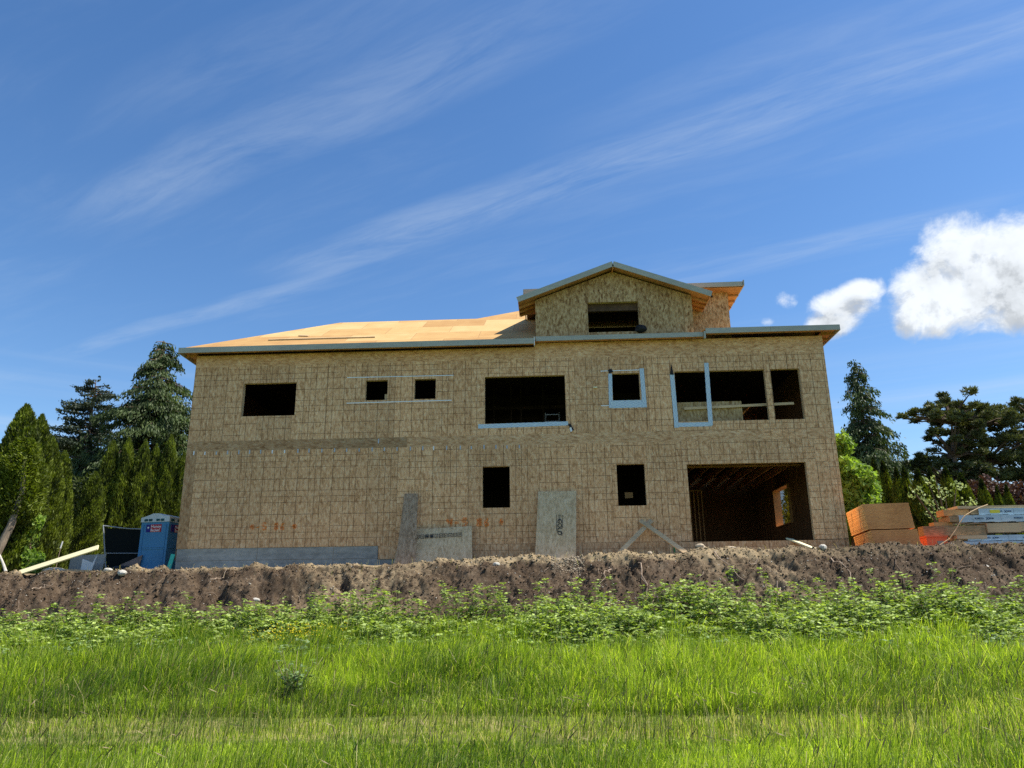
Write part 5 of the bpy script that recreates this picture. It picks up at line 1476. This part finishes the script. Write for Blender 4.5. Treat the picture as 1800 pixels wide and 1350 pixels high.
def shoots(name, ns, per, seed, yr, hf, label, mat='bramble', ls=(.036, .075), cat='brambles', xf=None, spread=.20):
    global RNG; RNG = np.random.default_rng(seed)
    y = RNG.uniform(*yr, ns); x = xin(ns, y, .72, 1.) if xf is None else xf(ns); h = hf(ns, x, y); g = ground_h(x, y)
    ang = RNG.uniform(0, 6.28, ns); ln = RNG.uniform(0, .35, ns) * h
    k = np.repeat(np.arange(ns), per); m_ = len(k); s = RNG.uniform(.12, 1, m_) ** .75
    c = np.stack([x[k] + np.cos(ang[k]) * ln[k] * s ** 2, y[k] + np.sin(ang[k]) * ln[k] * s ** 2, g[k] + h[k] * s], 1)
    off = RNG.normal(0, 1, (m_, 3)) * np.array([spread, spread, .06]) * (1.15 - s[:, None] * .75)
    c = c + off
    # three leaflets each
    kk = np.repeat(np.arange(m_), 3); a0 = np.repeat(RNG.uniform(0, 6.28, m_), 3) + np.tile([0, 2.1, 4.2], m_)
    L = np.repeat(RNG.uniform(*ls, m_) , 3)
    D = np.stack([np.cos(a0), np.sin(a0), RNG.uniform(-.45, .25, m_ * 3)], 1)
    P = c[kk] + unit(D) * L[:, None] * 1.05
    N_ = np.stack([RNG.normal(0, .65, m_ * 3), RNG.normal(0, .65, m_ * 3), np.ones(m_ * 3)], 1)
    T = np.zeros((m_ * 3, 3)); T[:, 0] = np.clip(RNG.random(m_ * 3) ** 1.3 * .8 + .3 * (s[kk] > .9), 0, 1)
    o = leafmesh(name, P, D, L, L * .55, mat, T, Nrm=np.cross(unit(D), N_) * 0 + N_)
    tag(o, label, cat, kind='stuff')
    # stems
    V = np.zeros((ns, 4, 3))
    for i, (q, sd_) in enumerate(((0, -1), (0, 1), (1, 1), (1, -1))):
        V[:, i, 0] = x + np.cos(ang) * ln * q + sd_ * .004; V[:, i, 1] = y + np.sin(ang) * ln * q; V[:, i, 2] = g + h * q * .97
    o2 = npmesh(name + '_stems', V.reshape(-1, 3), 4, [(0, 1, 2, 3)], 'root'); o2.parent = o
    return o
br_h = lambda n, x, y: np.clip(.38 + 1.75 * (fbm(x * .55, y * .4, 29, 3) - .3) + RNG.normal(0, .14, n), .22, 1.35) * np.interp(x, [-14, -8, 0, 12], [.72, .85, 1.0, 1.02]) * np.interp(y + 1.4 * (fbm(x * .7, x * 0, 83, 2) - .5), [-8.4, -6.4], [.35, 1])
shoots('brambles', 4300, 15, 201, (-8.3, -4.3), br_h, 'thick bright green bramble thicket along the foot of the dirt bank')
shoots('bramble_shoots', 260, 22, 202, (-5.6, -4.3), lambda n, x, y: RNG.uniform(.95, 1.55, n) * np.interp(x, [-14, -8, 0, 12], [.75, .85, 1., 1.]), 'tall single bramble shoots sticking up in front of the dirt', ls=(.03, .06), spread=.10)
shoots('low_weeds', 900, 8, 203, (-8.6, -6.6), lambda n, x, y: RNG.uniform(.25, .6, n), 'low broadleaf weeds mixed into the grass below the brambles', mat='herb')
# a leafy weed standing in the meadow
t = thing('weed_plant', 'single dark leafy weed standing in the meadow left of centre', 'plant', (-4.3, -12.6, .08))
RNG = np.random.default_rng(204); P, D, k_ = [], [], 16
for i in range(k_):
    a, ln, h = RNG.uniform(0, 6.28), RNG.uniform(.05, .38), RNG.uniform(.45, .95)
    e_ = (math.cos(a) * ln, math.sin(a) * ln, h)
    MB().tube([(0, 0, 0), (e_[0] * .4, e_[1] * .4, h * .5), e_], [.008, .006, .003], 5).build('stem', 'root', None).parent = t
    for q in range(15):
        f = RNG.uniform(.2, 1); b = RNG.uniform(0, 6.28); dd = np.array([math.cos(b), math.sin(b), RNG.uniform(-.4, .5)])
        P.append(np.array(e_) * f + dd * .06); D.append(dd)
L_ = RNG.uniform(.045, .085, len(P))
leafmesh('leaves', np.array(P), np.array(D), L_, L_ * .5, 'herb', tint_rand(len(P)), t, Nrm=np.stack([RNG.normal(0, .4, len(P)), RNG.normal(0, .4, len(P)), np.ones(len(P))], 1))
# yellow flowers
RNG = np.random.default_rng(205); nf = 420
x = RNG.normal(-6.15, .55, nf); y = RNG.uniform(-7.4, -6.4, nf); P = np.stack([x, y, ground_h(x, y) + RNG.uniform(.42, .80, nf)], 1)
MT['flower'] = foliage('yellow_flower', (.70, .52, .02), (.85, .70, .04), .3)
o = leafmesh('yellow_flowers', P, RNG.normal(size=(nf, 3)), .016, .016, 'flower', tint_rand(nf)); tag(o, 'patch of small yellow flowers at the edge of the brambles left of centre', 'flowers', kind='stuff')

# lettering becomes plain meshes
bpy.context.view_layer.update()
dg = bpy.context.evaluated_depsgraph_get()
for o in TEXTS:
    me = bpy.data.meshes.new_from_object(o.evaluated_get(dg)); me.name = 'lettering'
    q = bpy.data.objects.new('lettering', me); COL.objects.link(q)
    q.parent = o.parent; q.matrix_basis = o.matrix_basis.copy()
    bpy.data.objects.remove(o)
